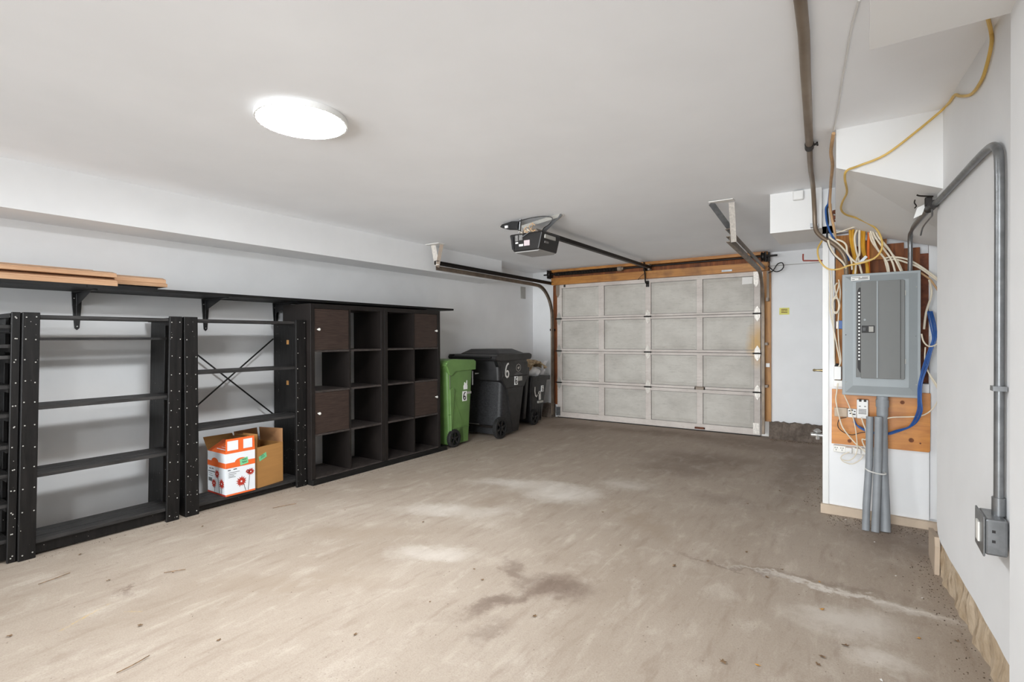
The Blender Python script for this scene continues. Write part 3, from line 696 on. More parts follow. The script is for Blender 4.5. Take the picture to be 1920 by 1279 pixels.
# ---------------------------------------------------------------- cardboard boxes
def carton(name,label,c,rz,w,d,h,th=.005):
    # local frame: origin at the near corner, X towards the room's door, Y away into the shelf
    t=thing(name,label,'box',c); Mx=Matrix.Translation(Vector(c))@Matrix.Rotation(rz,4,'Z')
    return t,Mx
bx,MX=carton('flower_box','orange and white printed cardboard box with red flowers, open top, on the rack bottom',(-3.778,1.892,.0665),0,.21,.24,.30)
# world-aligned: long faces follow +x (front) and -y (side)
b=B(MX); w,d,h=.216,.26,.305; th=.005
# near corner at origin; box extends +y (w) and -x (d)
b.box(-.005,0,0,w,0,h); b.box(-d,-d+.005,0,w,0,h); b.box(-d+.0051,-.0051,0,.005,0,h); b.box(-d+.0051,-.0051,w-.005,w,0,h); b.box(-d+.0051,-.0051,.0051,w-.0051,0,.005)
build('body',b,'box_white',bx)
def quadx(b,y0,y1,z0,z1,x=.0012): b.add([(x,y0,z0),(x,y1,z0),(x,y1,z1),(x,y0,z1)],[(0,1,2,3)])
def quady(b,x0,x1,z0,z1,y=-.0012): b.add([(x0,y,z0),(x1,y,z0),(x1,y,z1),(x0,y,z1)],[(0,1,2,3)])
b=B(MX); quadx(b,0,w,.200,.238); quadx(b,0,w,.0,.012); quady(b,-d,0,.200,.238); 
arch=[(.5-.5*math.cos(math.pi*i/12),math.sin(math.pi*i/12)) for i in range(13)]
def archx(y0,y1,z,hh): b.add([(.0014,y0+(y1-y0)*a,z+hh*s) for a,s in arch],[tuple(range(13))])
def archy(x0,x1,z,hh): b.add([(x0+(x1-x0)*a,-.0014,z+hh*s) for a,s in arch],[tuple(range(13))])
build('orange_band',b,'box_orange',bx)
b=B(MX); archx(.065,.16,.236,.028); build('printed_arch',b,'box_orange',bx)
b=B(MX); archy(-.20,-.10,.236,.028); build('printed_arch',b,'box_orange',bx)
b=B(MX); quady(b,-d,0,0,.012); build('red_base_band',b,'box_red',bx)
# flaps
b=B(MX); b.hexa([(-.003,0,h),(0,0,h),(0,w,h),(-.003,w,h),(-.004,.004,h+.105),(-.001,.004,h+.105),(-.001,w-.004,h+.105),(-.004,w-.004,h+.105)]); f1=build('front_flap',b,'box_orange',bx)
for (a,c) in ((.012,.09),(.128,.195)):
    b=B(MX); quadx(b,a,c,h+.022,h+.09,x=.0016); build('white_square',b,'box_white',f1)
b=B(MX); b.hexa([(-d,.003,h),(-.004,.003,h),(-.004,0,h),(-d,0,h),(-d+.05,.095,h+.072),(-.004,.095,h+.072),(-.004,.092,h+.075),(-d+.05,.092,h+.075)]); f2=build('side_flap',b,'box_orange',bx)
b=B(MX); 
for (x0,x1,s,tt) in ((-.17,-.04,.25,.05),(-.13,-.045,.42,.02),(-.11,-.05,.56,.03)):
    P=lambda x,q:(x,.092*q-.0018,h+.075*q+.001); b.add([P(x0,s),P(x1,s),P(x1,s+tt),P(x0,s+tt)],[(0,1,2,3)])
build('white_print',b,'box_white',f2)
b=B(MX); b.hexa([(-d,w-.003,h),(-.01,w-.003,h),(-.01,w,h),(-d,w,h),(-d,w-.05,h+.09),(-.01,w-.05,h+.09),(-.01,w-.047,h+.09),(-d,w-.047,h+.09)]); build('far_flap',b,'cardboard_in',bx)
b=B(MX); b.hexa([(-d,0,h),(-d,w,h),(-d+.003,w,h),(-d+.003,0,h),(-d-.07,0,h+.09),(-d-.07,w,h+.09),(-d-.067,w,h+.09),(-d-.067,0,h+.09)]); build('back_flap',b,'cardboard',bx)
# flowers
def flower(b,pt,r,seed):
    R=random.Random(seed); n=13; vs=[pt(0,0)]; 
    for i in range(n*2):
        a=math.pi*i/n; rr=r*(1 if i%2==0 else .62)*R.uniform(.9,1.08); vs.append(pt(rr*math.cos(a),rr*math.sin(a)))
    b.add(vs,[(0,i+1,(i+1)%(2*n)+1) for i in range(2*n)])
bS=B(MX)
for (cy,cz,r,sd) in ((.112,.088,.040,1),(.182,.145,.029,2),(.160,.152,.018,9)):
    bR=B(MX); bC=B(MX); flower(bR,lambda u,v,cy=cy,cz=cz:(.0016,cy+u,cz+v),r,sd); flower(bC,lambda u,v,cy=cy,cz=cz:(.0019,cy+u,cz+v),r*.2,sd+5); fl_=build('printed_flower',bR,'box_red',bx); build('flower_centre',bC,'box_white',fl_)
for (cx,cz,r,sd) in ((-.165,.075,.036,3),(-.055,.085,.040,4),(-.12,.148,.034,5)):
    bR=B(MX); bC=B(MX); flower(bR,lambda u,v,cx=cx,cz=cz:(cx+u,-.0016,cz+v),r,sd); flower(bC,lambda u,v,cx=cx,cz=cz:(cx+u,-.0019,cz+v),r*.2,sd+5); fl_=build('printed_flower',bR,'box_red',bx); build('flower_centre',bC,'box_white',fl_)
bS.stroke([(.130,.06),(.145,.014)],.003,(.0003,0,0),(0,1,0),(0,0,1),.001); bS.stroke([(.175,.135),(.162,.014)],.003,(.0003,0,0),(0,1,0),(0,0,1),.001)
for pts in ([(-.155,.05),(-.16,.014)],[(-.055,.06),(-.058,.014)],[(-.11,.13),(-.085,.014)]): bS.stroke(pts,.0035,(0,-.0003,0),(1,0,0),(0,0,1),.001)
build('flower_stem',bS,'ink',bx)
# small illegible print lines, barcode and the green note
b=B(MX)
for (y0,y1,z) in ((.015,.035,.182),(.055,.08,.184),(.02,.1,.165),(.02,.075,.152),(.02,.06,.141),(.02,.07,.131)): quadx(b,y0,y1,z,z+.003 if z<.17 else z+.006)
for (x0,x1,z) in ((-.235,-.21,.176),(-.20,-.17,.178),(-.25,-.15,.155),(-.24,-.19,.14),(-.24,-.18,.125)): quady(b,x0,x1,z,z+.003 if z<.15 else z+.006)
for i in range(9): quady(b,-.245+i*.006,-.242+i*.006,.085,.112)
build('print_line',b,'ink',bx)
b=B(MX); b.add([(.0024,.105,.205),(.0024,.165,.215),(.0024,.158,.262),(.0024,.10,.250)],[(0,1,2,3)]); nt=build('green_note',b,'tape_green',bx)
b=B(MX); b.stroke([(.118,.244),(.125,.25),(.13,.242),(.137,.25),(.142,.243),(.15,.25)],.004,(.0025,0,0),(0,1,0),(0,0,1),.0006); b.stroke([(.118,.225),(.124,.232),(.13,.222),(.138,.232),(.143,.224),(.152,.232)],.0045,(.0025,0,0),(0,1,0),(0,0,1),.0006); build('handwriting',b,'ink',nt)

b2=thing('cardboard_box','plain brown open cardboard box with a green tape note, right of the flower box','box',(-3.90,2.27,.0665))
M2=Matrix.Translation(Vector((-3.795,2.135,.0665)))@Matrix.Rotation(math.radians(10),4,'Z')
w,d,h=.238,.25,.31
b=B(M2); b.box(-.005,0,0,w,0,h); b.box(-d,-d+.005,0,w,0,h); b.box(-d+.0051,-.0051,0,.005,0,h); b.box(-d+.0051,-.0051,w-.005,w,0,h); b.box(-d+.0051,-.0051,.0051,w-.0051,0,.005); build('body',b,'cardboard',b2)
b=B(M2); b.hexa([(-.10,0,h),(-.004,0,h),(-.004,.003,h),(-.10,.003,h),(-.16,.004,h+.1),(-.004,.004,h+.1),(-.004,.007,h+.1),(-.16,.007,h+.1)]); b.box(-d,-.1,0,.003,h,h+.09); build('side_flap',b,'cardboard',b2)
b=B(M2); b.hexa([(-d,w-.004,h),(0,w-.004,h),(0,w-.001,h),(-d,w-.001,h),(-d,w-.014,h+.105),(0,w-.004,h+.11),(0,w-.001,h+.11),(-d,w-.011,h+.105)]); build('far_flap',b,'cardboard_in',b2)
b=B(M2); b.hexa([(-.004,.001,h),(0,.001,h),(0,w-.005,h),(-.004,w-.005,h),(-.055,.008,h-.012),(-.05,.008,h-.016),(-.05,w-.008,h-.016),(-.055,w-.008,h-.012)]); build('folded_flap',b,'cardboard',b2)
b=B(M2); b.add([(-d,.01,h),(-d,w-.02,h),(-d-.02,w-.02,h+.1),(-d-.02,.01,h+.1),(-d+.003,.01,h),(-d+.003,w-.02,h),(-d-.017,w-.02,h+.1),(-d-.017,.01,h+.1)],[(0,1,2,3),(7,6,5,4),(0,4,5,1),(1,5,6,2),(2,6,7,3),(3,7,4,0)]); build('back_flap',b,'cardboard_in',b2)
b=B(M2); b.add([(.0012,.02,.20),(.0012,.085,.225),(.0012,.078,.262),(.0012,.012,.236)],[(0,1,2,3)]); nt=build('green_note',b,'tape_green',b2)
b=B(M2); b.stroke([(.03,.235),(.036,.244),(.043,.238),(.05,.248),(.056,.243)],.003,(.0014,0,0),(0,1,0),(0,0,1),.0006); b.stroke([(.032,.222),(.04,.232),(.048,.226),(.056,.236),(.066,.232)],.003,(.0014,0,0),(0,1,0),(0,0,1),.0006); build('handwriting',b,'ink',nt)

# ================================================================ WHEELED BINS
SIX=[(.62,1.0),(.45,.98),(.25,.82),(.12,.55),(.08,.3),(.16,.1),(.34,.0),(.54,.06),(.62,.24),(.54,.42),(.36,.48),(.2,.4),(.12,.26)]
def six(b,x,y,z,hgt,wd,wdt):
    b.stroke([(y+p[0]*wd,z+p[1]*hgt) for p in SIX],wdt,(x,0,0),(0,1,0),(0,0,1),.0015)
def wheel(t,x,y,r,w,spokes=5):
    b=B(); b.lathe([(r*.70,0),(r*.92,0),(r,w*.2),(r,w*.8),(r*.92,w),(r*.70,w),(r*.70,0)],(x-w,y,r),'x',30,False)
    for i in range(30):
        a=2*math.pi*i/30; c=math.cos(a);s=math.sin(a)
        b.box(x-w*.85,x-w*.15,y+c*r-.003,y+c*r+.003,r+s*r*.985-.003,r+s*r*.985+.003) if s>-.9 else None
    wh=build('wheel',b,'rubber',t,smooth=True)
    b=B(); b.lathe([(r*.69,w*.1),(r*.69,w*.5),(r*.62,w*.5),(r*.62,w*.1),(r*.69,w*.1)],(x-w,y,r),'x',24,False); b.lathe([(r*.69,w*.05),(r*.0005,w*.05)],(x-w,y,r),'x',24,False); b.lathe([(r*.2,0),(r*.2,w*1.02),(r*.12,w*1.1),(.0005,w*1.1)],(x-w,y,r),'x',14)
    for i in range(spokes):
        a=2*math.pi*i/spokes+.3; c=math.cos(a);s=math.sin(a); p=Vector((x-w*.45,y+c*r*.15,r+s*r*.15)); q=Vector((x-w*.3,y+c*r*.68,r+s*r*.68)); strap(b,p,q,r*.2,w*.5)
    build('wheel_hub',b,'black_plastic',wh,smooth=True)
    b=B(); 
    for i in range(spokes):
        a=2*math.pi*(i+.5)/spokes+.3; c=math.cos(a);s=math.sin(a); p=Vector((x-w*.75,y+c*r*.2,r+s*r*.2)); q=Vector((x-w*.75,y+c*r*.66,r+s*r*.66)); strap(b,p,q,r*.12,w*.1)
    build('hub_web',b,'galvanised',wh)
def taper(b,x0,x1,y0,y1,z0,X0,X1,Y0,Y1,z1,ch=.03,n=4):
    # rounded-rectangle loft
    def loop(x0,x1,y0,y1,z,r):
        L=[]
        for (cx,cy,a0) in ((x1-r,y0+r,-90),(x1-r,y1-r,0),(x0+r,y1-r,90),(x0+r,y0+r,180)):
            for i in range(n+1):
                a=math.radians(a0+90*i/n); L.append((cx+r*math.cos(a),cy+r*math.sin(a),z))
        return L
    A=loop(x0,x1,y0,y1,z0,ch);C=loop(X0,X1,Y0,Y1,z1,ch); k=len(A)
    b.add(A+C,[tuple(range(k-1,-1,-1)),tuple(range(k,2*k))]+[(i,(i+1)%k,k+(i+1)%k,k+i) for i in range(k)])

# --- green bin
t=thing('wheeled_bin','green wheeled recycling bin between the dark cabinet and the big black bin','wheeled bin',(-3.93,4.42,0))
b=B(); taper(b,-4.13,-3.735,4.26,4.60,.03,-4.165,-3.722,4.215,4.66,.86,.035)
build('body',b,'bin_green',t,smooth=True)
b=B(); b.add([(-3.7335,4.30,.03),(-3.7335,4.50,.03),(-3.7215,4.30,.52),(-3.7185,4.34,.50),(-3.729,4.48,.24)],[(0,1,4),(0,4,3,2),(0,1,4)]); 
b.hexa([(-3.74,4.27,.09),(-3.72,4.275,.09),(-3.712,4.33,.62),(-3.74,4.33,.62),(-3.74,4.25,.64),(-3.714,4.25,.64),(-3.712,4.29,.66),(-3.74,4.29,.66)]); build('side_rib',b,'bin_green',t,bevel=.006)
for z in (.20,.36):
    b=B(); b.box(-3.735,-3.7245+.012*z,4.30 if z<.3 else 4.24,4.58 if z<.3 else 4.3,z,z+.006); build('moulded_ridge',b,'bin_green',t)
b=B(); b.prism([(4.185,.93),(4.185,.90),(4.235,.80),(4.275,.785),(4.34,.83),(4.69,.835),(4.695,.93),(4.66,.952),(4.3,.968),(4.22,.955)],'x',-4.18,-3.705); l_=build('lid',b,'bin_green',t,bevel=.008,seg=2)
b=B(); b.cyl((-4.15,4.19,.905),(-3.70,4.19,.905),.014,n=12); build('handle_bar',b,'bin_green',t,smooth=True)
b=B(); b.box(-3.716,-3.7125,4.243,4.247,.64,.80); b.box(-3.722,-3.713,4.640,4.647,.66,.82); build('edge_line',b,'dusty_grey',t)
wheel(t,-3.70,4.315,.098,.045)
b=B(); b.cyl((-4.12,4.315,.098),(-3.72,4.315,.098),.012,n=8); build('axle',b,'dark_metal',t)
lx=-3.7235
b=B(); b.box(lx-.004,lx,4.47,4.545,.49,.60); lb=build('number_label',b,'paper_white',t)
b=B(); six(b,lx+.0003,4.478,.505,.08,.07,.013); build('numeral_six',b,'ink',lb)
b=B(); b.box(lx-.004,lx,4.546,4.625,.565,.59); build('text_label',b,'vent_grey',t)
b=B(); b.prism([(4.49,.62),(4.555,.62),(4.555,.66),(4.55,.67),(4.552,.72),(4.542,.72),(4.536,.68),(4.527,.69),(4.52,.685),(4.512,.70),(4.503,.70),(4.498,.67),(4.49,.66)],'x',lx-.004,lx+.001); build('skyline_logo',b,'paper_white',t)

# --- large black bin
t=thing('wheeled_bin','largest black wheeled bin with painted 6 and domed lid beside the green bin','wheeled bin',(-3.92,5.25,0))
b=B(); taper(b,-4.17,-3.615,5.03,5.43,.03,-4.21,-3.605,5.06,5.53,.69,.05); build('lower_body',b,'bin_rough',t,smooth=True)
b=B(); b.hexa([(-4.18,5.30,.03),(-3.6-.012,5.30,.03),(-3.6-.012,5.435,.03),(-4.18,5.435,.03),(-4.2,5.30,.7),(-3.585,5.12,.7),(-3.585,5.54,.7),(-4.2,5.54,.7)]); build('side_panel',b,'bin_black',t,bevel=.01)
b=B(); taper(b,-4.22,-3.585,4.985,5.58,.69,-4.23,-3.58,4.96,5.62,.93,.045); build('upper_body',b,'bin_black',t,smooth=True)
b=B(); b.hexa([(-4.2,5.12,.58),(-3.583,5.12,.58),(-3.583,5.53,.58),(-4.2,5.53,.58),(-4.22,5.02,.72),(-3.5785,5.02,.72),(-3.5785,5.61,.72),(-4.22,5.61,.72)]); b.box(-4.22,-3.5785,5.05,5.61,.72,.90); build('side_face',b,'bin_black',t,bevel=.012)
b=B(); b.prism([(4.90,.985),(4.87,.955),(4.89,.93),(4.98,.915),(5.66,.925),(5.68,.955),(5.68,.99),(5.63,1.005),(4.95,1.0)],'x',-4.26,-3.56)
l_=build('lid',b,'bin_black',t,bevel=.012,seg=2)
b=B(); b.hexa([(-4.22,5.0,1.0),(-3.61,5.0,1.0),(-3.61,5.6,1.0),(-4.22,5.6,1.0),(-4.12,5.1,1.06),(-3.72,5.12,1.06),(-3.74,5.5,1.06),(-4.12,5.5,1.06)]); build('lid_dome',b,'bin_black',l_,bevel=.02,seg=3)
b=B(); b.prism([(4.92,1.0),(4.86,1.0),(4.84,.97),(4.88,.90),(4.97,.84),(4.99,.87),(4.91,.93)],'x',-4.262,-4.22); b.prism([(4.95,.99),(4.90,.97),(4.96,.85),(5.02,.87)],'x',-3.62,-3.575); b.cyl((-4.24,4.87,.965),(-3.62,4.87,.965),.014,n=10); build('handle_bar',b,'black_plastic',t,bevel=.004)
b=B(); b.box(-3.585,-3.568,5.40,5.47,.925,.945); build('lid_catch',b,'black_plastic',t)
wheel(t,-3.55,4.985,.128,.055,6)
b=B(); b.cyl((-4.18,4.985,.128),(-3.6,4.985,.128),.014,n=8); build('axle',b,'dark_metal',t)
b=B(); b.box(-4.15,-3.9,4.985,4.995,.13,.145); build('rear_strip',b,'vent_grey',t)
lx=-3.578
b=B(); six(b,lx+.001,5.09,.72,.165,.13,.022); build('painted_six',b,'paint_white',t)
b=B(); cc=(5.385,.825)
b.stroke([(cc[0]+.05*math.cos(a/16*2*math.pi),cc[1]+.045*math.sin(a/16*2*math.pi)) for a in range(17)],.004,(lx+.001,0,0),(0,1,0),(0,0,1),.001)
b.stroke([(cc[0]-.015,cc[1]+.005),(cc[0],cc[1]-.012),(cc[0]+.018,cc[1]+.012)],.018,(lx+.001,0,0),(0,1,0),(0,0,1),.001); build('round_logo',b,'hinge_white',t)
b=B(); b.box(lx-.002,lx+.001,5.33,5.43,.757,.763); b.box(lx-.002,lx+.001,5.30,5.47,.742,.748); build('small_print',b,'dusty_grey',t)
b=B(); b.box(lx-.03,lx+.0015,5.30,5.37,.615,.72); lb=build('number_label',b,'paper_white',t)
b=B(); six(b,lx+.0018,5.305,.63,.08,.075,.012); build('numeral_six',b,'ink',lb)
b=B(); b.box(lx-.03,lx+.0013,5.372,5.47,.66,.715); build('text_label',b,'vent_grey',t)
# painted 6 on the back face, mostly hidden by the green bin
b=B(); b.stroke([(x_*.16-.0,z_*.17) for x_,z_ in ((.1,1.0),(.05,.85),(.2,.7),(.5,.62),(.75,.45),(.8,.25),(.6,.08),(.3,.03))],.024,(-3.995,4.978,.76),(1,0,0),(0,0,1),.0015); build('painted_numeral',b,'paint_white',t)
for x in (-4.13,-4.06):
    b=B(); b.cyl((x,4.90,.905),(x,4.90,.93),.008,n=8); build('hinge_post',b,'vent_grey',t)

# --- small black bin, lid flipped open
t=thing('wheeled_bin','small black wheeled bin overflowing with packaging, nearest the garage door','wheeled bin',(-3.95,6.2,0))
b=B(); taper(b,-4.12,-3.79,6.02,6.30,.03,-4.16,-3.755,5.97,6.42,.64,.03); build('body',b,'bin_black',t,smooth=True)
b=B(); taper(b,-4.19,-3.735,5.95,6.46,.60,-4.19,-3.73,5.95,6.46,.66,.03); build('rim',b,'bin_black',t,smooth=True)
b=B()
for i in range(4): b.box(-3.795,-3.775,6.10+i*.05,6.115+i*.05,.06,.30)
build('side_rib',b,'bin_black',t)
b=B(); b.hexa([(-4.18,5.80,.10),(-3.78,5.80,.10),(-3.78,5.87,.10),(-4.18,5.87,.10),(-4.19,5.86,.80),(-3.76,5.86,.80),(-3.76,5.945,.80),(-4.19,5.945,.80)]); l_=build('lid',b,'bin_black',t,bevel=.015,seg=2)
b=B(); b.box(-3.905,-3.865,5.81,5.828,.38,.50); build('label',b,'dusty_grey',l_)
wheel(t,-3.735,6.04,.105,.045)
b=B(); b.cyl((-4.1,6.04,.105),(-3.76,6.04,.105),.012,n=8); build('axle',b,'dark_metal',t)
bx_=-3.757
for nm,pts in (('painted_numeral',[(6.06,.52),(6.055,.46),(6.07,.40),(6.10,.38),(6.12,.41)]),('painted_numeral',[(6.14,.43),(6.165,.42),(6.18,.40),(6.18,.33)]),('painted_numeral',[(6.165,.33),(6.165,.45),(6.205,.45),(6.205,.33)])):
    b=B(); b.stroke(pts,.017,(bx_+.005,0,0),(0,1,0),(0,0,1),.001); build(nm,b,'paint_white',t)
b=B(); b.box(bx_-.02,bx_+.006,6.235,6.29,.44,.525); lb=build('number_label',b,'paper_white',t)
b=B(); six(b,bx_+.0062,6.24,.45,.065,.06,.008); build('numeral_six',b,'ink',lb)
b=B(); b.box(bx_-.03,bx_+.004,6.15,6.28,.285,.315); build('text_label',b,'vent_grey',t)
def blob(c,r,seed,amp=.25,nu=18,nv=12):
    R=random.Random(seed); ph=[R.uniform(0,6.28) for _ in range(6)]; b=B(); vs=[];fs=[]
    for j in range(nv+1):
        th=math.pi*j/nv
        for i in range(nu):
            p=2*math.pi*i/nu; k=1+amp*(.5*math.sin(3*p+ph[0]+2*th)+.3*math.sin(5*p+ph[1])*math.sin(4*th+ph[2])+.35*math.sin(7*p+ph[3]+5*th))
            vs.append((c[0]+r[0]*k*math.sin(th)*math.cos(p),c[1]+r[1]*k*math.sin(th)*math.sin(p),c[2]+r[2]*k*math.cos(th)))
    for j in range(nv):
        for i in range(nu): fs.append((j*nu+i,j*nu+(i+1)%nu,(j+1)*nu+(i+1)%nu,(j+1)*nu+i))
    return b.add(vs,fs)
tag(build('plastic_bag',blob((-3.88,6.12,.72),(.14,.16,.075),3),'trash_bag',smooth='all'),'crumpled white plastic bag bulging from the small black bin','bag')
b=B(); g=random.Random(8)
hs=[[g.uniform(-.022,.022) for _ in range(9)] for _ in range(9)]
b.grid(lambda u,v:(-4.14+.36*v, 5.94+.50*u, .80+.11*math.sin(u*3.0)+hs[int(v*8)][int(u*8)]-.05*v),8,8); o=build('kraft_paper',b,'kraft_paper'); md=o.modifiers.new('thickness','SOLIDIFY'); md.thickness=.012
tag(o,'crumpled brown wrapping paper heaped on the small black bin','paper')
b=B(); hs2=[[g.uniform(-.018,.018) for _ in range(5)] for _ in range(6)]
b.grid(lambda u,v:(-3.80-.1*(1-v)+hs2[int(v*5)][int(u*4)], 6.36+.10*u+.06*(1-v), .62+.24*v+hs2[int(v*5)][int(u*4)]),4,5); o=build('plastic_sheet',b,'trash_bag'); md=o.modifiers.new('thickness','SOLIDIFY'); md.thickness=.006
tag(o,'white plastic sheet hanging over the door side of the small bin','plastic sheet')

# ================================================================ WALL BITS
b=B(); b.box(-4.27,-4.262,6.49,6.62,1.79,1.97); tag(build('vent_cover',b,'vent_grey'),'beige rectangular cover plate high on the left wall near the corner','cover plate')
t=thing('warning_sticker','small yellow sign on the end wall right of the garage door','sign',(-.78,6.838,1.46))
b=B(); b.box(-.83,-.725,6.836,6.8405,1.46,1.54); build('backing',b,'sticker_yellow',t)
b=B()
for (x0,x1,z) in ((-.81,-.745,1.517),(-.81,-.78,1.50),(-.775,-.745,1.50),(-.81,-.745,1.483)): b.box(x0,x1,6.8353,6.8362,z,z+.008)
build('print_line',b,'rusty',t)
b=B(); b.tube([(-.418,4.9,1.885),(-.418,4.9,1.835),(-.40,4.9,1.828),(-.30,4.92,1.822),(-.2,4.95,1.82)],.006,n=8,sub=2); tag(build('wall_hook',b,'red_paint',smooth=True),'dark red metal hook rod sticking out left of the alcove wall','hook')
b=B(); b.lathe([(.006,0),(.011,.01),(.008,.02),(.009,.05),(.013,.07),(.013,.14)],(-.335,4.7,.935),'x',16); tag(build('brass_fitting',b,'brass',smooth=True),'short brass pipe fitting poking out left of the alcove wall','pipe fitting')
t=thing('outdoor_tap','chrome tap low on the alcove wall beside the concrete kerb','tap',(-.27,4.25,.04))
b=B(); b.lathe([(.014,0),(.018,.02),(.012,.04),(.012,.09)],(-.315,4.25,.5),'x',14); build('spout',b,'bright_metal',t,smooth=True)
b=B(); b.lathe([(.012,0),(.028,.012),(.024,.02),(.008,.03)],(-.275,4.25,.515),'z',8); build('tap_handle',b,'bright_metal',t,smooth=True)
b=B(); b.cyl((-.275,4.25,.47),(-.275,4.25,.50),.014,n=10); build('valve_body',b,'bright_metal',t)
# detector / sensor box on the small bulkhead
b=B(); b.box(-.405,-.34,4.012,4.0495,2.135,2.198); tag(build('sensor_box',b,'plastic_white',bevel=.008),'small white plastic box at the top of the square bulkhead','box')

# ================================================================ ELECTRICAL
# stud bay behind the panel
t=thing('backing_boards','orange brown timber boards in the opening behind the grey panel','backing board',(.08,4.19,.9))
b=B(); b.box(-.160,-.08,4.135,4.195,.905,1.88); build('stud',b,'stud_wood',t)
b=B(); b.box(-.0795,.21,4.150,4.195,.905,1.80); build('board',b,'stained_wood',t)
b=B(); b.box(.2105,.29,4.135,4.195,.905,1.76); build('stud',b,'stained_wood',t)
b=B(); b.box(-.02,.12,4.12,4.1495,1.70,1.83); build('blocking',b,'stud_wood',t)
b=B(); b.box(.2905,.334,4.15,4.195,.905,1.72); build('dark_gap_strip',b,'rusty',t)  # strip coloured brown for the shade in the gap right of the panel
t=thing('plywood_board','varnished orange plywood board with knots below the grey panel','plywood board',(.08,4.10,.48))
b=B(); b.prism([(-.182,.478),(.33,.478),(.338,.485),(.34,.845),(-.18,.845)],'y',4.095,4.114); build('board',b,'plywood_varnish',t,bevel=.001,seg=1)
for (x,z,r) in ((.20,.78,.012),(.245,.545,.014),(-.08,.505,.012),(.29,.53,.005)):
    b=B(); b.lathe([(r,0),(.0005,.0004)],(x,4.0945,z),'y',14); build('knot',b,'stained_wood',t)
b=B(); b.box(.34,.375,4.13,4.1495,.06,1.2); tag(build('white_batten',b,'white_wall'),'narrow white batten at the right end of the plywood board','batten')

# breaker panel
t=thing('breaker_box','large grey electrical breaker panel on the alcove wall','electrical panel',(.08,4.09,.82))
b=B(); b.box(-.10,.262,3.985,4.13,.835,1.585); build('enclosure',b,'panel_grey',t)
b=B(); b.hexa([(-.118,3.984,.822),(.283,3.984,.822),(.283,3.978,.822),(-.118,3.978,.822),(-.118,3.984,1.60),(.283,3.984,1.60),(.283,3.978,1.60),(-.118,3.978,1.60)])
b.cur=0
b.hexa([(-.105,3.978,.835),(.27,3.978,.835),(.225,3.970,.885),(-.06,3.970,.885),(-.105,3.978,1.587),(.27,3.978,1.587),(.225,3.970,1.55),(-.06,3.970,1.55)])
cov=build('cover',b,'panel_grey',t,bevel=.0015,seg=1)
b=B(); b.box(-.043,.205,3.962,3.9665,.94,1.545); build('recess_frame',b,'panel_door_grey',cov,bevel=.002)
b=B(); b.prism([(-.018,.935),(.200,.935),(.205,.94),(.205,1.54),(.198,1.547),(-.018,1.547)],'y',3.953,3.9615); dr=build('panel_door',b,'panel_door_grey',t,bevel=.001,seg=1)
b=B(); b.box(.064,.071,3.946,3.953,.94,1.545); build('door_ridge',b,'panel_grey',dr)
b=B(); b.box(.183,.1855,3.951,3.9531,.94,1.545); build('door_seam',b,'ink',dr)
b=B(); b.prism([(-.036,1.0),(-.022,.97),(-.0185,.97),(-.0185,1.51),(-.027,1.51),(-.036,1.49)],'y',3.960,3.9618); sl=build('breaker_slot',b,'ink',t)
for i in range(20):
    b=B(); z=1.05+.42*i/19; b.box(-.031,-.022,3.9585,3.960,z,z+.011); build('breaker_number_tag',b,'paper_white',sl)
b=B(); b.box(-.013,.055,3.950,3.9525,1.222,1.268); mb=build('main_breaker',b,'ink',dr)
b=B(); b.box(.024,.048,3.9485,3.95,1.228,1.262); build('breaker_label',b,'vent_grey',mb)
b=B(); b.box(-.008,.008,3.944,3.95,1.235,1.255); build('breaker_toggle',b,'black_plastic',mb)
b=B(); b.box(-.070,.028,3.9715,3.9772,1.557,1.583); lb=build('strip_label',b,'paper_white',t)
b=B()
for (x0,x1,z) in ((-.066,-.02,1.574),(-.012,.024,1.574),(-.066,-.05,1.562),(-.03,.024,1.562),(-.03,.02,1.568)): b.box(x0,x1,3.971,3.9716,z,z+.004)
build('print_line',b,'dusty_grey',lb)
for (x,z) in ((-.098,1.50),(.262,1.50),(-.098,.905),(.262,.905)):
    b=B(); b.lathe([(.0005,-.003),(.003,-.003),(.004,0)],(x,3.9775,z),'y',10); build('screw',b,'vent_grey',t,smooth=True)
for (x,z) in ((-.098,1.21),(.258,1.20)):
    b=B(); b.lathe([(.0005,-.001),(.003,-.001),(.003,0)],(x,3.977,z),'y',8); build('hole',b,'ink',t)
b=B(); b.lathe([(.0005,-.001),(.006,-.001),(.007,0)],(.003,3.953,1.305),'y',12); build('lock',b,'panel_grey',dr)
for z in (1.03,1.45):
    b=B(); b.box(.206,.211,3.955,3.962,z,z+.03); build('hinge',b,'vent_grey',t)

# pvc conduits below
b=B(); b.cyl((.095,4.0,.70),(.095,4.0,.822),.031,n=24); b.cyl((.095,4.0,.755),(.095,4.0,.80),.035,n=24); b.ring([Vector((.095,4.0,.70)),Vector((.096,3.985,.4)),Vector((.105,3.93,.15)),Vector((.108,3.905,0))],[.028,.028,.028,.028],20); tag(build('conduit_pipe',b,'pvc_grey',smooth=True),'thick grey plastic conduit dropping from the panel bottom to the floor','conduit pipe')
b=B(); b.ring([Vector((.074,3.935,.70)),Vector((.070,3.925,.4)),Vector((.062,3.888,.15)),Vector((.056,3.865,0))],[.0215]*4,18); b.M=None; o=tag(build('conduit_pipe',b,'pvc_grey',smooth=True),'thinner grey open ended conduit at the front of the three floor conduits','conduit pipe')
b=B(); b.ring([Vector((.030,3.95,.695)),Vector((.026,3.93,.4)),Vector((.012,3.89,.15)),Vector((.008,3.865,0))],[.0205]*4,18); tag(build('conduit_pipe',b,'pvc_grey',smooth=True),'leftmost slim grey open ended conduit rising from the floor','conduit pipe')
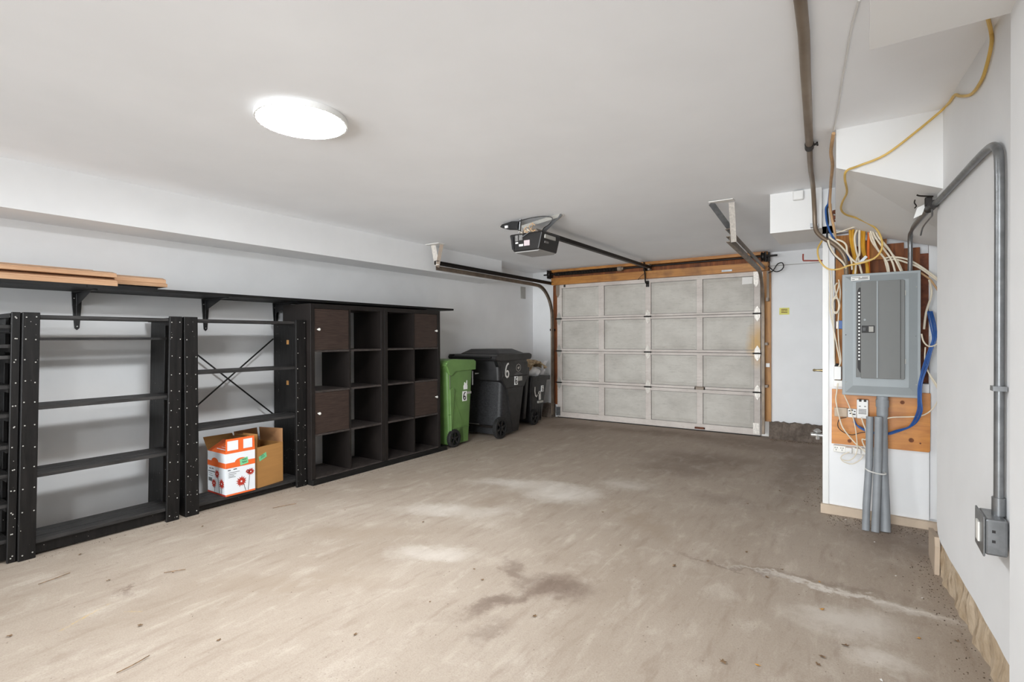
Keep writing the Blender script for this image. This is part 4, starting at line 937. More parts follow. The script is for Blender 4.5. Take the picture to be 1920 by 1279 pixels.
b=B(); b.tube([(.005,3.915,.372),(.03,3.892,.362),(.072,3.897,.352),(.105,3.91,.35),(.108,3.94,.352),(.09,3.975,.36)],.0045,n=8); tag(build('cable_tie',b,'plastic_clear',smooth=True),'pale plastic tie wrapped around the grey conduits','cable tie')

# small boxes, charger, power strip
b=B(); b.box(-.165,-.092,4.07,4.094,.665,.725); tag(build('junction_box',b,'baseboard_paint',bevel=.004),'blank beige box on the plywood, leftmost of the small boxes','box')
t=thing('label_box','small white wall box with black print beside the tall charger','box',(-.065,4.08,.665))
b=B(); b.box(-.09,-.042,4.07,4.094,.665,.722); build('case',b,'plastic_white',t,bevel=.003)
b=B()
for (x0,x1,z) in ((-.085,-.075,.705),(-.07,-.06,.71),(-.055,-.047,.703),(-.08,-.07,.688),(-.066,-.047,.684)): b.box(x0,x1,4.0692,4.07,z,z+.007)
build('print_mark',b,'ink',t)
t=thing('wall_charger','tall white plug in unit with printed label on the plywood','charger',(-.008,4.06,.665))
b=B(); b.box(-.04,.022,4.05,4.094,.665,.788); build('case',b,'plastic_white',t,bevel=.004)
b=B()
for i in range(4): b.box(-.030,.012,4.0492,4.05,.695+i*.009,.700+i*.009)
b.box(-.028,-.018,4.0492,4.05,.742,.748); b.box(0,.01,4.0492,4.05,.742,.748)
build('print_line',b,'dusty_grey',t)
for x in (-.028,-.002):
    b=B(); b.box(x,x+.014,4.048,4.06,.775,.790); build('clip',b,'dark_metal',t)
t=thing('power_strip','white power strip with plugs fixed below the plywood board','power strip',(-.06,4.095,.42))
b=B(); b.prism([(-.172,.425),(-.172,.47),(.06,.465),(.06,.42)],'y',4.08,4.114); build('case',b,'switch_white',t,bevel=.006)
for x in (-.155,-.122,.03):
    for (dx,dz) in ((-.006,.008),(.006,.008),(0,-.006)):
        b=B(); b.box(x+dx-.0018,x+dx+.0018,4.079,4.0802,.447+dz-.004,.447+dz+.004); build('socket_hole',b,'ink',t)
for (x,r) in ((-.085,.02),(-.035,.018)):
    b=B(); b.box(x-r,x+r,4.045,4.0795,.43,.468); tag(build('plug',b,'plastic_white',bevel=.006),'white plug %s in the power strip'%('with rounded body second from left' if x<-.06 else 'near the conduits'),'plug')
t=thing('white_adapter','white adapter box plugged in on the left edge of the alcove wall','adapter',(-.145,4.08,.91))
b=B(); b.box(-.168,-.126,4.06,4.1345,.912,1.0); build('case',b,'plastic_white',t,bevel=.004)
b=B(); b.box(-.17,-.12,4.095,4.1145,.862,.905); build('outlet_plate',b,'switch_white',t,bevel=.002)
b=B(); b.cyl((-.150,4.10,1.0),(-.150,4.10,1.018),.009,n=10); build('black_knob',b,'black_plastic',t)
t=thing('blue_connector','small blue and white connector block left of the grey panel','connector',(-.135,4.05,1.25))
b=B(); b.box(-.140,-.119,4.04,4.08,1.25,1.305); build('blue_body',b,'cable_blue',t,bevel=.002)
b=B(); b.box(-.153,-.1405,4.045,4.075,1.252,1.30); build('white_end',b,'plastic_white',t)
t=thing('ground_clamp','rusty metal clamp on the cables above the left of the panel','clamp',(-.155,3.98,1.95))
b=B(); b.tube([(-.172,3.99,2.02),(-.145,3.985,2.02),(-.139,3.98,1.98),(-.15,3.985,1.955),(-.168,3.99,1.965),(-.172,3.99,2.01),(-.15,3.98,2.0),(-.142,3.985,1.97)],.007,n=6); build('wound_strap',b,'rusty',t,smooth=True)
b=B(); b.box(-.168,-.148,3.975,3.995,1.968,1.99); build('block',b,'rusty',t)
t=thing('panel_connector_bar','grey metal bar tilted above the panel top between cables','metal bar',(-.01,4.02,1.66))
b=B(); strap(b,(-.035,3.955,1.655),(.012,3.955,1.705),.016,.01,Vector((0,1,0))); build('bar',b,'galvanised',t)

# conduits
t=thing('ceiling_conduit','long dull metal conduit along the ceiling that bends down into the panel','conduit',(-.2,3.0,1.6))
b=B(); b.tube([(-.13,.6,2.186),(-.155,1.74,2.186),(-.18,2.2,2.186),(-.234,3.08,2.186)],.0175,n=14,sub=3); build('large_tube',b,'conduit_dull',t,smooth=True)
b=B(); b.tube([(-.234,3.08,2.186),(-.26,3.5,2.186),(-.268,3.72,2.183),(-.272,3.84,2.165),(-.274,3.93,2.11),(-.274,3.985,2.03),(-.272,4.0,1.95),(-.262,3.995,1.90),(-.225,3.985,1.852),(-.176,3.975,1.812),(-.13,3.97,1.762),(-.104,3.97,1.71),(-.097,3.985,1.66),(-.095,4.01,1.586)],.0135,n=12,sub=4); build('bent_tube',b,'conduit_dull',t,smooth=True)
b=B(); b.cyl((-.232,3.045,2.186),(-.237,3.11,2.186),.021,n=14); build('coupling',b,'dark_metal',t,smooth=True)
b=B(); b.cyl((-.235,3.08,2.186),(-.20,3.08,2.19),.006,n=8); b.cyl((-.203,3.08,2.189),(-.195,3.08,2.19),.011,n=8); build('set_screw',b,'dark_metal',t)
b=B(); b.box(-.300,-.255,4.003,4.05-.0005,1.935,1.96); build('pipe_strap',b,'galvanised',t)
t=thing('wall_conduit','shiny metal conduit rising from the panel, crossing the corner and dropping to the switch box','conduit',(.3,2.6,.65))
def wx(y,o=.016): return rx(y)-o
b=B(); b.tube([(.232,4.0,1.585),(.232,3.97,1.70),(.230,3.95,1.79),(.232,3.88,1.825),(.238,3.7,1.83),(.250,3.3,1.812),(.258,3.06,1.803)],.0125,n=14,sub=4); build('panel_tube',b,'galvanised',t,smooth=True)
pts=[(.256,3.09,1.80),(wx(2.95),2.95,1.802),(wx(2.69),2.69,1.807),(wx(2.45),2.45,1.812),(wx(2.30),2.30,1.812),(wx(2.22),2.22,1.803),(wx(2.18),2.175,1.77),(wx(2.17),2.163,1.72),(wx(2.165),2.16,1.6),(wx(2.165),2.162,1.2),(wx(2.165),2.165,.68)]
b=B(); b.tube(pts,.0125,n=14,sub=5); build('wall_tube',b,'galvanised',t,smooth=True)
b=B(); b.cyl((.254,3.16,1.806),(.262,3.02,1.80),.019,n=14); build('coupling',b,'dark_metal',t,smooth=True)
b=B(); b.box(rx(2.16)-.034,rx(2.16)-.001,2.14,2.185,1.03,1.045); build('pipe_strap',b,'galvanised',t)
b=B(); b.cyl((wx(2.165),2.165,.645),(wx(2.165),2.165,.70),.017,n=14); build('connector',b,'galvanised',t,smooth=True)
b=B(); b.tube([(.255,3.04,1.795),(.262,3.1,1.765),(.262,3.22,1.77),(.252,3.42,1.765),(.25,3.52,1.74)],.004,n=6); build('ground_wire',b,'galvanised',t,smooth=True)
t=thing('conduit_hanger_tag','white tag and wire hooks hanging at the conduit coupling','tag',(.23,3.12,1.78))
b=B(); b.hexa([(.195,3.14,1.765),(.228,3.14,1.78),(.228,3.145,1.78),(.195,3.145,1.765),(.21,3.14,1.815),(.243,3.14,1.83),(.243,3.145,1.83),(.21,3.145,1.815)]); build('card',b,'paper_white',t)
b=B(); b.tube([(.262,3.07,1.845),(.235,3.09,1.855),(.215,3.10,1.862),(.205,3.1,1.868)],.004,n=6); build('hook',b,'dark_metal',t,smooth=True)
b=B(); b.tube([(.20,3.12,1.85),(.198,3.12,1.835),(.205,3.12,1.82),(.198,3.12,1.81)],.003,n=6); build('hook',b,'dark_metal',t,smooth=True)
b=B(); b.box(.235,.262,3.09,3.12,1.81,1.85); build('clamp_body',b,'dark_metal',t,bevel=.003)

# switch box
y0,y1=2.13,2.28; xw=rx(2.2)-.008
t=thing('switch_box','metal surface switch box low on the right wall under the conduit','switch box',(xw,2.2,.54))
b=B(); b.box(xw-.045,xw+.006,2.10,2.23,.535,.645); build('box_body',b,'galvanised',t,bevel=.006,seg=2)
for z in (.575,.605):
    b=B(); b.box(xw-.030,xw-.022,2.0985,2.1005,z,z+.008); build('knockout',b,'ink',t)
b=B(); b.box(xw-.051,xw-.0455,2.095,2.235,.53,.65); cp=build('cover_plate',b,'galvanised',t,bevel=.004)
b=B(); b.box(xw-.056,xw-.0515,2.145,2.185,.56,.62); build('switch_insert',b,'switch_white',cp)
CABLES = [
 ('yellow_cable', 'long yellow cable stapled along the ceiling edge and looping over the grey panel', None, 'cable_yellow', 0.0055, [(0.319, 2.181, 2.196), (0.342, 2.282, 2.193), (0.342, 2.277, 2.147), (0.337, 2.337, 2.096), (0.332, 2.396, 2.077), (0.322, 2.511, 2.083), (0.309, 2.656, 2.136), (0.302, 2.736, 2.173), (0.294, 2.821, 2.177), (0.285, 2.945, 2.195), (0.197, 2.945, 2.122), (0.081, 2.945, 2.038), (-0.022, 2.945, 2.006), (-0.068, 2.93, 1.988), (-0.078, 3.0, 1.97), (-0.074, 3.2, 1.95), (-0.099, 3.4, 1.947), (-0.111, 3.55, 1.938), (-0.092, 3.65, 1.924), (-0.038, 3.75, 1.914), (0.026, 3.85, 1.888), (0.067, 3.88, 1.849), (0.09, 3.88, 1.781), (0.085, 3.88, 1.723), (0.053, 3.88, 1.681), (-0.001, 3.88, 1.659), (-0.079, 3.88, 1.646), (-0.135, 3.88, 1.627), (-0.193, 3.88, 1.635), (-0.237, 3.88, 1.69), (-0.25, 3.9, 1.766), (-0.229, 3.95, 1.827)]),
 ('ceiling_wire', 'thin white wire stapled along the ceiling beside the long conduit', None, 'cable_paint', 0.004, [(-0.012, 1.857, 2.2), (-0.029, 1.971, 2.2), (-0.042, 2.087, 2.2), (-0.05, 2.18, 2.2), (-0.071, 2.396, 2.2), (-0.093, 2.663, 2.2), (-0.123, 2.96, 2.2)]),
 ('tan_cable_run', 'tan cable run dropping from the ceiling beside the bulkhead corner', None, 'cable_tan', 0.008, [(-0.122, 2.93, 2.177), (-0.14, 3.1, 2.142), (-0.142, 3.3, 2.129), (-0.163, 3.6, 2.12), (-0.177, 3.85, 2.124), (-0.185, 3.95, 2.054), (-0.174, 3.98, 1.972), (-0.157, 4.0, 1.869)]),
 ('blue_cable', 'blue cable hanging above the upper left of the grey panel', None, 'cable_blue', 0.006, [(-0.187, 3.99, 2.169), (-0.191, 3.99, 2.116), (-0.196, 3.99, 2.074), (-0.21, 3.99, 2.042), (-0.204, 3.99, 1.956), (-0.194, 3.99, 1.917), (-0.184, 3.99, 1.885), (-0.16, 3.99, 1.832), (-0.127, 3.99, 1.783), (-0.095, 3.99, 1.742), (-0.083, 3.99, 1.688)]),
 ('black_cable', 'black cable hanging behind the blue cable left of the panel', None, 'cable_black', 0.006, [(-0.185, 4.01, 2.185), (-0.187, 4.01, 2.123), (-0.188, 4.01, 2.081), (-0.203, 4.01, 2.045), (-0.198, 4.01, 1.959), (-0.202, 4.01, 1.902), (-0.203, 4.01, 1.855), (-0.193, 4.01, 1.8), (-0.167, 4.01, 1.744), (-0.115, 4.01, 1.674), (-0.102, 4.01, 1.635)]),
 ('tan_cable', 'tan cable dropping past the rusty clamp to the panel top', None, 'cable_tan', 0.0045, [(-0.181, 3.99, 2.072), (-0.178, 3.99, 2.014), (-0.166, 3.99, 1.932), (-0.156, 3.99, 1.862), (-0.15, 3.99, 1.831)]),
 ('electrical_cable', 'lowest sweeping white cable that crosses right above the panel top', 'white cables looping above the panel', 'cable_white', 0.0055, [(-0.148, 3.94, 1.827), (-0.113, 3.94, 1.808), (-0.094, 3.94, 1.78), (-0.088, 3.94, 1.731), (-0.057, 3.94, 1.683), (-0.026, 3.94, 1.666), (0.054, 3.94, 1.685)]),
 ('electrical_cable', 'white cable curling from the blue cable down to the panel left corner', 'white cables looping above the panel', 'cable_white', 0.0055, [(-0.19, 3.97, 1.855), (-0.175, 3.97, 1.838), (-0.133, 3.97, 1.796), (-0.095, 3.97, 1.743), (-0.07, 3.97, 1.692), (-0.064, 3.97, 1.628)]),
 ('electrical_cable', 'white cable hugging the bent conduit at the panel left corner', 'white cables looping above the panel', 'cable_white', 0.0055, [(-0.196, 3.96, 1.831), (-0.184, 3.96, 1.785), (-0.159, 3.96, 1.733), (-0.114, 3.96, 1.679), (-0.095, 3.96, 1.637)]),
 ('electrical_cable', 'leftmost thick yellow cable dropping into the panel top', 'yellow cables into the panel top', 'cable_gold', 0.008, [(-0.076, 4.03, 1.894), (-0.074, 4.03, 1.844), (-0.066, 4.03, 1.775), (-0.055, 4.03, 1.717), (-0.053, 4.03, 1.66), (-0.058, 4.03, 1.592)]),
 ('electrical_cable', 'second yellow cable from the left, curving inward above the panel', 'yellow cables into the panel top', 'cable_gold', 0.008, [(-0.039, 4.03, 1.904), (-0.058, 4.03, 1.895), (-0.061, 4.03, 1.843), (-0.049, 4.03, 1.728), (-0.042, 4.03, 1.598)]),
 ('electrical_cable', 'third yellow cable from the left above the grey panel', 'yellow cables into the panel top', 'cable_gold', 0.008, [(-0.011, 4.03, 1.901), (-0.016, 4.03, 1.838), (-0.013, 4.03, 1.769), (0.005, 4.03, 1.7), (0.014, 4.03, 1.647), (0.014, 4.03, 1.587)]),
 ('electrical_cable', 'rightmost thick yellow cable above the grey panel', 'yellow cables into the panel top', 'cable_gold', 0.008, [(-0.0, 4.03, 1.9), (-0.002, 4.03, 1.836), (-0.002, 4.03, 1.761), (0.009, 4.03, 1.703), (0.018, 4.03, 1.646), (0.022, 4.03, 1.586)]),
 ('orange_cable', 'single orange cable among the yellow ones above the grey panel', None, 'cable_orange', 0.008, [(0.023, 4.04, 1.891), (0.025, 4.04, 1.85), (0.022, 4.04, 1.797), (0.022, 4.04, 1.704), (0.025, 4.04, 1.591)]),
 ('electrical_cable', 'curved white cable between the two left yellow cables', 'white cables dropping beside the yellow ones', 'cable_white', 0.006, [(-0.039, 4.0, 1.884), (-0.051, 4.0, 1.837), (-0.044, 4.0, 1.761), (-0.033, 4.0, 1.711), (-0.023, 4.0, 1.654), (-0.011, 4.0, 1.597)]),
 ('electrical_cable', 'straight white cable just left of the middle yellow cables', 'white cables dropping beside the yellow ones', 'cable_white', 0.006, [(-0.025, 3.99, 1.881), (-0.026, 3.99, 1.795), (-0.025, 3.99, 1.728), (-0.04, 3.99, 1.692), (-0.048, 3.99, 1.599)]),
 ('electrical_cable', 'leftmost white cable of the diagonal fan above the panel', 'white cables fanning down to the panel', 'cable_white', 0.0055, [(0.027, 4.0, 1.895), (0.042, 4.0, 1.835), (0.07, 4.0, 1.75), (0.117, 4.0, 1.665), (0.129, 4.0, 1.596)]),
 ('electrical_cable', 'second white cable from the left in the diagonal fan', 'white cables fanning down to the panel', 'cable_white', 0.0055, [(0.037, 4.008, 1.895), (0.056, 4.008, 1.834), (0.099, 4.008, 1.755), (0.141, 4.008, 1.676), (0.161, 4.008, 1.594)]),
 ('electrical_cable', 'third white cable in the diagonal fan above the panel', 'white cables fanning down to the panel', 'cable_white', 0.0055, [(0.047, 4.016, 1.901), (0.075, 4.016, 1.828), (0.118, 4.016, 1.765), (0.159, 4.016, 1.681), (0.191, 4.016, 1.598)]),
 ('electrical_cable', 'short inner white cable crossing under the diagonal fan', 'white cables fanning down to the panel', 'cable_white', 0.0055, [(0.03, 4.024, 1.863), (0.039, 4.024, 1.81), (0.075, 4.024, 1.742), (0.104, 4.024, 1.693), (0.125, 4.024, 1.598)]),
 ('electrical_cable', 'rightmost white cable of the diagonal fan above the panel', 'white cables fanning down to the panel', 'cable_white', 0.0055, [(0.056, 4.032, 1.897), (0.085, 4.032, 1.812), (0.137, 4.032, 1.731), (0.174, 4.032, 1.664), (0.197, 4.032, 1.6)]),
 ('electrical_cable', 'upper white cable arching behind the shiny conduit to the right edge', 'white cables arching to the right edge', 'cable_white', 0.0055, [(0.104, 4.02, 1.692), (0.15, 4.02, 1.696), (0.219, 4.02, 1.676), (0.286, 4.02, 1.625), (0.368, 4.02, 1.544)]),
 ('electrical_cable', 'lower white cable arching behind the shiny conduit to the right edge', 'white cables arching to the right edge', 'cable_white', 0.0055, [(0.113, 4.03, 1.678), (0.16, 4.03, 1.682), (0.215, 4.03, 1.658), (0.278, 4.03, 1.621), (0.369, 4.03, 1.534)]),
 ('electrical_cable', 'tan cable curving down off the panel top right corner', 'white cables arching to the right edge', 'cable_tan', 0.0055, [(0.278, 4.04, 1.597), (0.327, 4.04, 1.551), (0.349, 4.04, 1.516), (0.37, 4.04, 1.476)]),
 ('crossing_cable', 'thin white cable crossing level above the yellow cable clamp', None, 'cable_white', 0.004, [(-0.15, 3.97, 1.876), (-0.119, 3.97, 1.881), (-0.07, 3.97, 1.896), (-0.011, 3.97, 1.905), (0.027, 3.97, 1.901), (0.06, 3.97, 1.888)]),
 ('blue_network_cable', 'middle blue network cable of the bundle right of the panel', 'blue network cables', 'cable_blue', 0.0036, [(0.328, 4.04, 1.352), (0.34, 4.0, 1.259), (0.345, 3.98, 1.187), (0.327, 3.98, 1.115), (0.303, 3.98, 1.024), (0.279, 3.98, 0.914), (0.276, 3.97, 0.815), (0.274, 3.97, 0.742), (0.239, 4.0, 0.653), (0.165, 4.03, 0.603), (0.111, 4.04, 0.579), (0.035, 4.04, 0.585), (-0.029, 4.04, 0.613), (-0.058, 4.05, 0.657)]),
 ('blue_network_cable', 'second blue network cable from the right in the bundle', 'blue network cables', 'cable_blue', 0.0036, [(0.335, 4.034, 1.351), (0.347, 3.994, 1.256), (0.351, 3.974, 1.184), (0.331, 3.974, 1.115), (0.311, 3.974, 1.025), (0.285, 3.974, 0.912), (0.281, 3.964, 0.816), (0.282, 3.964, 0.743), (0.246, 3.994, 0.652), (0.165, 4.024, 0.6), (0.111, 4.034, 0.578), (0.035, 4.034, 0.583), (-0.029, 4.034, 0.611), (-0.058, 4.044, 0.648)]),
 ('blue_network_cable', 'leftmost blue network cable of the bundle right of the panel', 'blue network cables', 'cable_blue', 0.0036, [(0.32, 4.04, 1.352), (0.332, 4.0, 1.254), (0.339, 3.98, 1.182), (0.321, 3.98, 1.115), (0.296, 3.98, 1.024), (0.273, 3.98, 0.909), (0.27, 3.97, 0.815), (0.266, 3.97, 0.742), (0.231, 4.0, 0.646), (0.166, 4.03, 0.596), (0.111, 4.04, 0.574), (0.035, 4.04, 0.579), (-0.029, 4.04, 0.608), (-0.058, 4.05, 0.666)]),
 ('blue_network_cable', 'rightmost blue network cable of the bundle beside the panel', 'blue network cables', 'cable_blue', 0.0036, [(0.341, 4.034, 1.351), (0.354, 3.994, 1.263), (0.356, 3.974, 1.191), (0.336, 3.974, 1.115), (0.317, 3.974, 1.025), (0.29, 3.974, 0.919), (0.285, 3.964, 0.816), (0.288, 3.964, 0.744), (0.253, 3.994, 0.659), (0.165, 4.024, 0.609), (0.111, 4.034, 0.584), (0.035, 4.034, 0.589), (-0.029, 4.034, 0.617), (-0.058, 4.044, 0.64)]),
 ('white_loop_cable', 'white cable looping out from the right wall edge and across the lower plywood', None, 'cable_white', 0.0035, [(0.306, 3.99, 1.007), (0.332, 3.99, 0.96), (0.363, 3.99, 0.901), (0.372, 3.99, 0.858), (0.363, 3.99, 0.809), (0.332, 3.99, 0.751), (0.275, 3.99, 0.712), (0.15, 3.99, 0.695), (0.11, 3.99, 0.679), (0.099, 3.99, 0.662)]),
 ('hook_cable', 'short white cable hooking around the blue bundle beside the panel', None, 'cable_white', 0.004, [(0.286, 3.965, 1.214), (0.295, 3.965, 1.169), (0.315, 3.965, 1.142), (0.339, 3.965, 1.14), (0.367, 3.965, 1.16)]),
 ('side_cable', 'tan white cable bowing down the dark gap right of the panel', None, 'cable_white', 0.006, [(0.328, 4.04, 1.544), (0.338, 4.04, 1.479), (0.335, 4.04, 1.434), (0.313, 4.04, 1.343), (0.303, 4.04, 1.242)]),
 ('drop_cable', 'thin white cable dropping from the blue bundle to the right wall edge', None, 'cable_white', 0.0035, [(0.306, 3.99, 1.133), (0.304, 3.99, 1.051), (0.324, 3.99, 0.97), (0.352, 3.99, 0.908), (0.37, 3.99, 0.873)]),
 ('adapter_cable', 'white cord running straight down the white post to the adapter', None, 'cable_white', 0.004, [(-0.194, 4.04, 1.652), (-0.188, 4.04, 1.521), (-0.191, 4.04, 1.391), (-0.17, 4.04, 1.261), (-0.151, 4.04, 1.146), (-0.133, 4.04, 1.038), (-0.136, 4.04, 1.002)]),
 ('thin_cable', 'thin white cord falling beside the wound cable left of the panel', None, 'cable_white', 0.003, [(-0.179, 4.04, 1.643), (-0.176, 4.04, 1.499), (-0.173, 4.04, 1.362), (-0.166, 4.04, 1.232), (-0.163, 4.04, 1.052), (-0.16, 4.04, 1.012)]),
 ('bent_cable', 'tan cord from the panel side to the white adapter', None, 'cable_white', 0.0035, [(-0.139, 4.04, 1.576), (-0.13, 4.04, 1.482), (-0.142, 4.04, 1.304), (-0.139, 4.04, 1.16), (-0.127, 4.04, 1.046), (-0.139, 4.04, 1.002)]),
 ('cable_coil', 'white cable wound into a coil hanging left of the panel', None, 'cable_white', 0.004, [(-0.147, 4.04, 1.555), (-0.16, 4.03, 1.519), (-0.135, 4.02, 1.406), (-0.137, 4.022, 1.384), (-0.141, 4.025, 1.366), (-0.148, 4.027, 1.355), (-0.156, 4.029, 1.352), (-0.165, 4.03, 1.359), (-0.172, 4.031, 1.374), (-0.176, 4.032, 1.394), (-0.177, 4.032, 1.416), (-0.174, 4.032, 1.436), (-0.168, 4.031, 1.451), (-0.16, 4.029, 1.458), (-0.15, 4.028, 1.457), (-0.142, 4.026, 1.447), (-0.136, 4.023, 1.432), (-0.133, 4.021, 1.413), (-0.133, 4.018, 1.393), (-0.137, 4.016, 1.377), (-0.144, 4.014, 1.365), (-0.153, 4.012, 1.361), (-0.162, 4.01, 1.364), (-0.169, 4.009, 1.374), (-0.174, 4.008, 1.389), (-0.176, 4.008, 1.407), (-0.174, 4.008, 1.425), (-0.169, 4.009, 1.439), (-0.161, 4.01, 1.449), (-0.153, 4.012, 1.451), (-0.145, 4.014, 1.446), (-0.139, 4.016, 1.435), (-0.135, 4.018, 1.418), (-0.135, 4.021, 1.4), (-0.138, 4.023, 1.382), (-0.144, 4.026, 1.368), (-0.151, 4.028, 1.36), (-0.159, 4.029, 1.36), (-0.166, 4.031, 1.368), (-0.171, 4.032, 1.382), (-0.173, 4.032, 1.401), (-0.172, 4.032, 1.422), (-0.169, 4.031, 1.441), (-0.163, 4.03, 1.455), (-0.156, 4.029, 1.461), (-0.149, 4.027, 1.458), (-0.143, 4.025, 1.447), (-0.14, 4.022, 1.428), (-0.138, 4.02, 1.406), (-0.14, 4.018, 1.384), (-0.143, 4.015, 1.366), (-0.149, 4.013, 1.354), (-0.155, 4.011, 1.351), (-0.162, 4.01, 1.357), (-0.167, 4.009, 1.372), (-0.17, 4.008, 1.392), (-0.171, 4.008, 1.415), (-0.169, 4.008, 1.435), (-0.164, 4.009, 1.451), (-0.158, 4.011, 1.459), (-0.151, 4.012, 1.458), (-0.144, 4.014, 1.449), (-0.14, 4.017, 1.433), (-0.137, 4.019, 1.413), (-0.137, 4.022, 1.393), (-0.141, 4.024, 1.376), (-0.146, 4.026, 1.364), (-0.154, 4.028, 1.36), (-0.162, 4.03, 1.363), (-0.169, 4.031, 1.374), (-0.173, 4.032, 1.39), (-0.175, 4.032, 1.408), (-0.145, 4.03, 1.504), (-0.136, 4.04, 1.561)]),
 ('power_cable', 'white cord from the adapter down to the power strip', None, 'cable_white', 0.004, [(-0.142, 4.0, 0.893), (-0.149, 4.0, 0.836), (-0.153, 4.0, 0.774), (-0.134, 4.0, 0.67), (-0.112, 4.0, 0.598), (-0.05, 4.0, 0.513), (-0.0, 4.0, 0.467), (0.035, 4.0, 0.427)]),
 ('grey_cable', 'thin grey cord hanging before the small boxes and looping under the power strip', None, 'cable_white', 0.003, [(-0.112, 3.99, 0.83), (-0.079, 3.99, 0.745), (-0.054, 3.99, 0.652), (-0.042, 3.99, 0.567), (-0.037, 3.99, 0.473), (-0.054, 3.99, 0.42), (-0.086, 3.99, 0.394), (-0.123, 3.99, 0.398), (-0.119, 3.99, 0.424), (-0.079, 3.99, 0.451)]),
 ('charger_cable', 'white cord from the tall white charger to the power strip', None, 'cable_white', 0.004, [(-0.015, 4.0, 0.68), (-0.004, 4.0, 0.638), (0.009, 4.0, 0.597), (0.01, 4.0, 0.541), (-0.011, 4.0, 0.539), (-0.001, 4.0, 0.502), (0.021, 4.0, 0.461)]),
 ('black_thin_cable', 'thin dark cord looping over the left of the lower plywood', None, 'cable_black', 0.0025, [(-0.095, 4.03, 0.67), (-0.135, 4.03, 0.653), (-0.143, 4.03, 0.604), (-0.113, 4.03, 0.571), (-0.065, 4.03, 0.557), (-0.015, 4.03, 0.577), (0.028, 4.03, 0.585)]),
 ('slack_cable', 'grey cord sagging in a loop below the power strip', None, 'cable_white', 0.003, [(-0.128, 4.04, 0.392), (-0.11, 4.04, 0.372), (-0.065, 4.04, 0.365), (-0.022, 4.04, 0.397), (-0.004, 4.04, 0.429)]),
]
_labels_seen={}
for (nm,lb,gr,mt,r,pts) in CABLES:
    o=build(nm,B().tube(pts,r,n=8,sub=5),mt,smooth=True); tag(o,lb,'cable',gr)

# ---------------------------------------------------------------- debris on the floor
def leaf_mesh(name,m,size,seed,curl=.3):
    R=random.Random(seed); b=B(); n=10; vs=[(0,0,.004)]
    for i in range(n):
        a=2*math.pi*i/n; r=size*(1 if i%2 else .55)*R.uniform(.7,1.2); vs.append((r*math.cos(a),r*.6*math.sin(a),.002+curl*size*R.uniform(0,1)))
    b.add(vs,[(0,i+1,(i+1)%n+1) for i in range(n)])
    me=bpy.data.meshes.new(name); me.from_pydata([tuple(v) for v in b.v],[],b.f); me.materials.append(M[m]); return me
LEAVES=[('dead_leaf','leaf_brown',.014,'brown leaf scraps on the right of the floor',[
 (-.43,2.0,'large curled brown leaf at the bottom edge right of the centre'),(-.69,2.86,'dark curled leaf at the left end of the floor crack'),(-.82,2.7,'small reddish brown leaf just left of the floor crack'),
 (-.54,4.47,'round brown leaf in the dirt left of the alcove wall foot'),(-.44,4.69,'flat brown leaf farthest back in the dirt left of the alcove wall'),(-.3,4.68,'brown leaf right against the left foot of the alcove wall'),
 (-.14,2.18,'brown leaf in the bottom right group, nearest the viewer'),(-.13,2.24,'brown leaf in the bottom right group, just behind the nearest one'),(-.06,2.37,'brown leaf rightmost in the bottom right group'),
 (-.54,3.1,'small brown leaf alone behind the middle of the floor crack'),(-.35,2.97,'pale brown leaf lying just behind the floor crack'),(-.4,2.83,'brown leaf lying just in front of the floor crack'),
 (-.69,4.0,'tiny brown leaf on the open floor well left of the conduits'),(-.41,4.03,'thin brown leaf between the open floor and the alcove wall base'),(.3,2.65,'dark leaf against the footing of the right wall'),
 (-.13,3.96,'brown leaf in front of the tan strip left of the conduits')]),
 ('yellow_leaf','leaf_yellow',.013,'yellow leaves on the floor',[(-.32,2.05,'yellow leaf nearest the bottom edge of the picture'),(.18,2.59,'yellow leaf nearest the right wall footing'),(-.15,2.63,'yellow leaf on the whitish patch in front of the crack'),(-.18,2.92,'yellow leaf lying right on the floor crack')]),
 ('leaf_scrap','leaf_brown',.012,'leaf scraps on the middle of the floor',[
 (-1.67,2.09,'broad brown leaf scrap left of the dark centre stain'),(-1.56,2.02,'small leaf scrap touching the left of the dark centre stain'),(-1.63,1.72,'brown leaf scrap left of the lower tail of the dark stain'),
 (-2.37,2.44,'leaf scrap beside the pale patch left of centre'),(-1.48,3.26,'tan leaf scrap in the middle of the floor behind the stain'),(-1.7,1.36,'brown leaf scrap nearest the bottom edge left of centre'),
 (-1.16,2.8,'thin leaf scrap behind the dark centre stain on its right'),(-2.99,2.31,'leaf scrap on the floor in front of the plain cardboard box'),(-3.13,3.97,'leaf scrap on the floor in front of the right cube cabinet'),
 (-1.17,1.88,'leaf scrap just in front of the dark centre stain'),(-1.96,4.99,'leaf scrap farthest back towards the garage door')]),
 ('leaf_piece','leaf_brown',.012,'leaf pieces in front of the racks',[
 (-3.1,.98,'oval dark leaf piece in front of the five shelf rack'),(-3.49,1.6,'curled leaf piece near the foot of the middle rack posts'),(-3.61,1.01,'pale leaf piece just in front of the rack bottom shelf'),
 (-2.93,1.2,'small leaf piece on the left floor behind the oval one'),(-2.85,.57,'dark leaf piece nearest the bottom left corner'),(-2.5,.9,'leaf piece on the left floor right of the yellow chalk mark'),(-2.12,1.03,'leaf piece farthest right on the left part of the floor')]),
 ('paint_flake','paper_white',.010,'white flakes on the floor',[(-.1,4.0,'white flake on the dirt left of the conduit feet'),(.05,3.66,'white flake in front of the conduit feet'),(.22,3.0,'white flake near the end of the tan footing board'),(.05,2.2,'white flake nearest the bottom right corner'),(.13,3.2,'white flake between the conduits and the right footing')])]
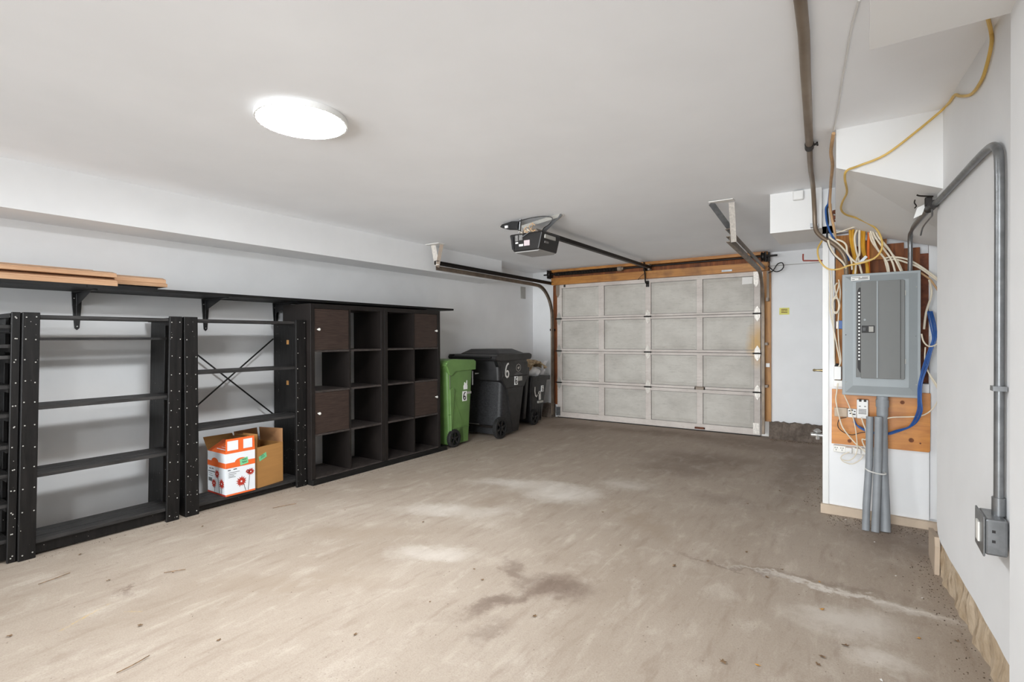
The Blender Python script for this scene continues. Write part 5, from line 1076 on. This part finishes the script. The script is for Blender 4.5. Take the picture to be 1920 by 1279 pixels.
for si,(nm,mt,size,gr,items) in enumerate(LEAVES):
    RR=random.Random(si+2); ms=[leaf_mesh(nm,mt,size,(si+2)*10+i) for i in range(4)]
    for i,(x,y,lb) in enumerate(items):
        o=bpy.data.objects.new(nm,ms[i%4]); COL.objects.link(o); o.location=(x,y,.0005); s_=RR.uniform(.7,1.3); o.scale=(s_,s_,s_); o.rotation_euler=(0,0,RR.uniform(0,6.28)); tag(o,lb,'flake' if 'flake' in nm else 'leaf',gr)
for (p,q,lb) in (((-3.33,.77,.006),(-3.36,.9,.006),'dark twig lying on the floor near the leftmost rack post'),((-2.21,.72,.006),(-2.23,.83,.006),'thin curved twig on the floor at the bottom left'),((-2.96,1.17,.005),(-2.91,1.25,.005),'short thin twig in the middle left of the floor'),((-3.45,2.05,.005),(-3.4,2.2,.005),'thin twig on the floor in front of the cardboard boxes')):
    m_=((p[0]+q[0])/2+.008,(p[1]+q[1])/2,.008); tag(build('twig',B().tube([p,m_,q],.0018,n=5,sub=4),'leaf_brown',smooth=True),lb,'twig')
# gritty dirt swept against the edges: nobody could count it
R=random.Random(9); b=B()
def crumb(x,y,s):
    a=R.uniform(0,3); vs=[(x+s*math.cos(a+k*2.1)*R.uniform(.6,1.2),y+s*math.sin(a+k*2.1)*R.uniform(.6,1.2),.0003) for k in range(3)]+[(x,y,s*R.uniform(.3,.8))]
    b.add(vs,[(0,1,3),(1,2,3),(2,0,3),(0,2,1)])
for _ in range(420): crumb(R.uniform(-.2,.36),4.07-abs(R.gauss(0,.12)),R.uniform(.0015,.006))
for _ in range(300): yy=R.uniform(2.0,3.6); crumb(fx(yy)-.01-abs(R.gauss(0,.06)),yy,R.uniform(.0015,.005))
for _ in range(260): yy=R.uniform(4.2,6.5); crumb(-.25-abs(R.gauss(0,.06)),yy,R.uniform(.002,.007))
for _ in range(420): yy=R.uniform(2.4,4.9); crumb(-3.69+abs(R.gauss(0,.05)),yy,R.uniform(.0015,.005))
for _ in range(260): yy=R.uniform(.8,2.5); crumb(-3.755+abs(R.gauss(0,.03)),yy,R.uniform(.001,.004))
for _ in range(300): crumb(R.uniform(-.9,-.26),6.72-abs(R.gauss(0,.07)),R.uniform(.002,.007))
for _ in range(600): crumb(R.uniform(-3.4,.25),R.uniform(.9,6.5),R.uniform(.001,.0035))
tag(build('floor_grit',b,'grit'),'loose brown grit and crumbs swept along the floor edges','grit',kind='stuff')
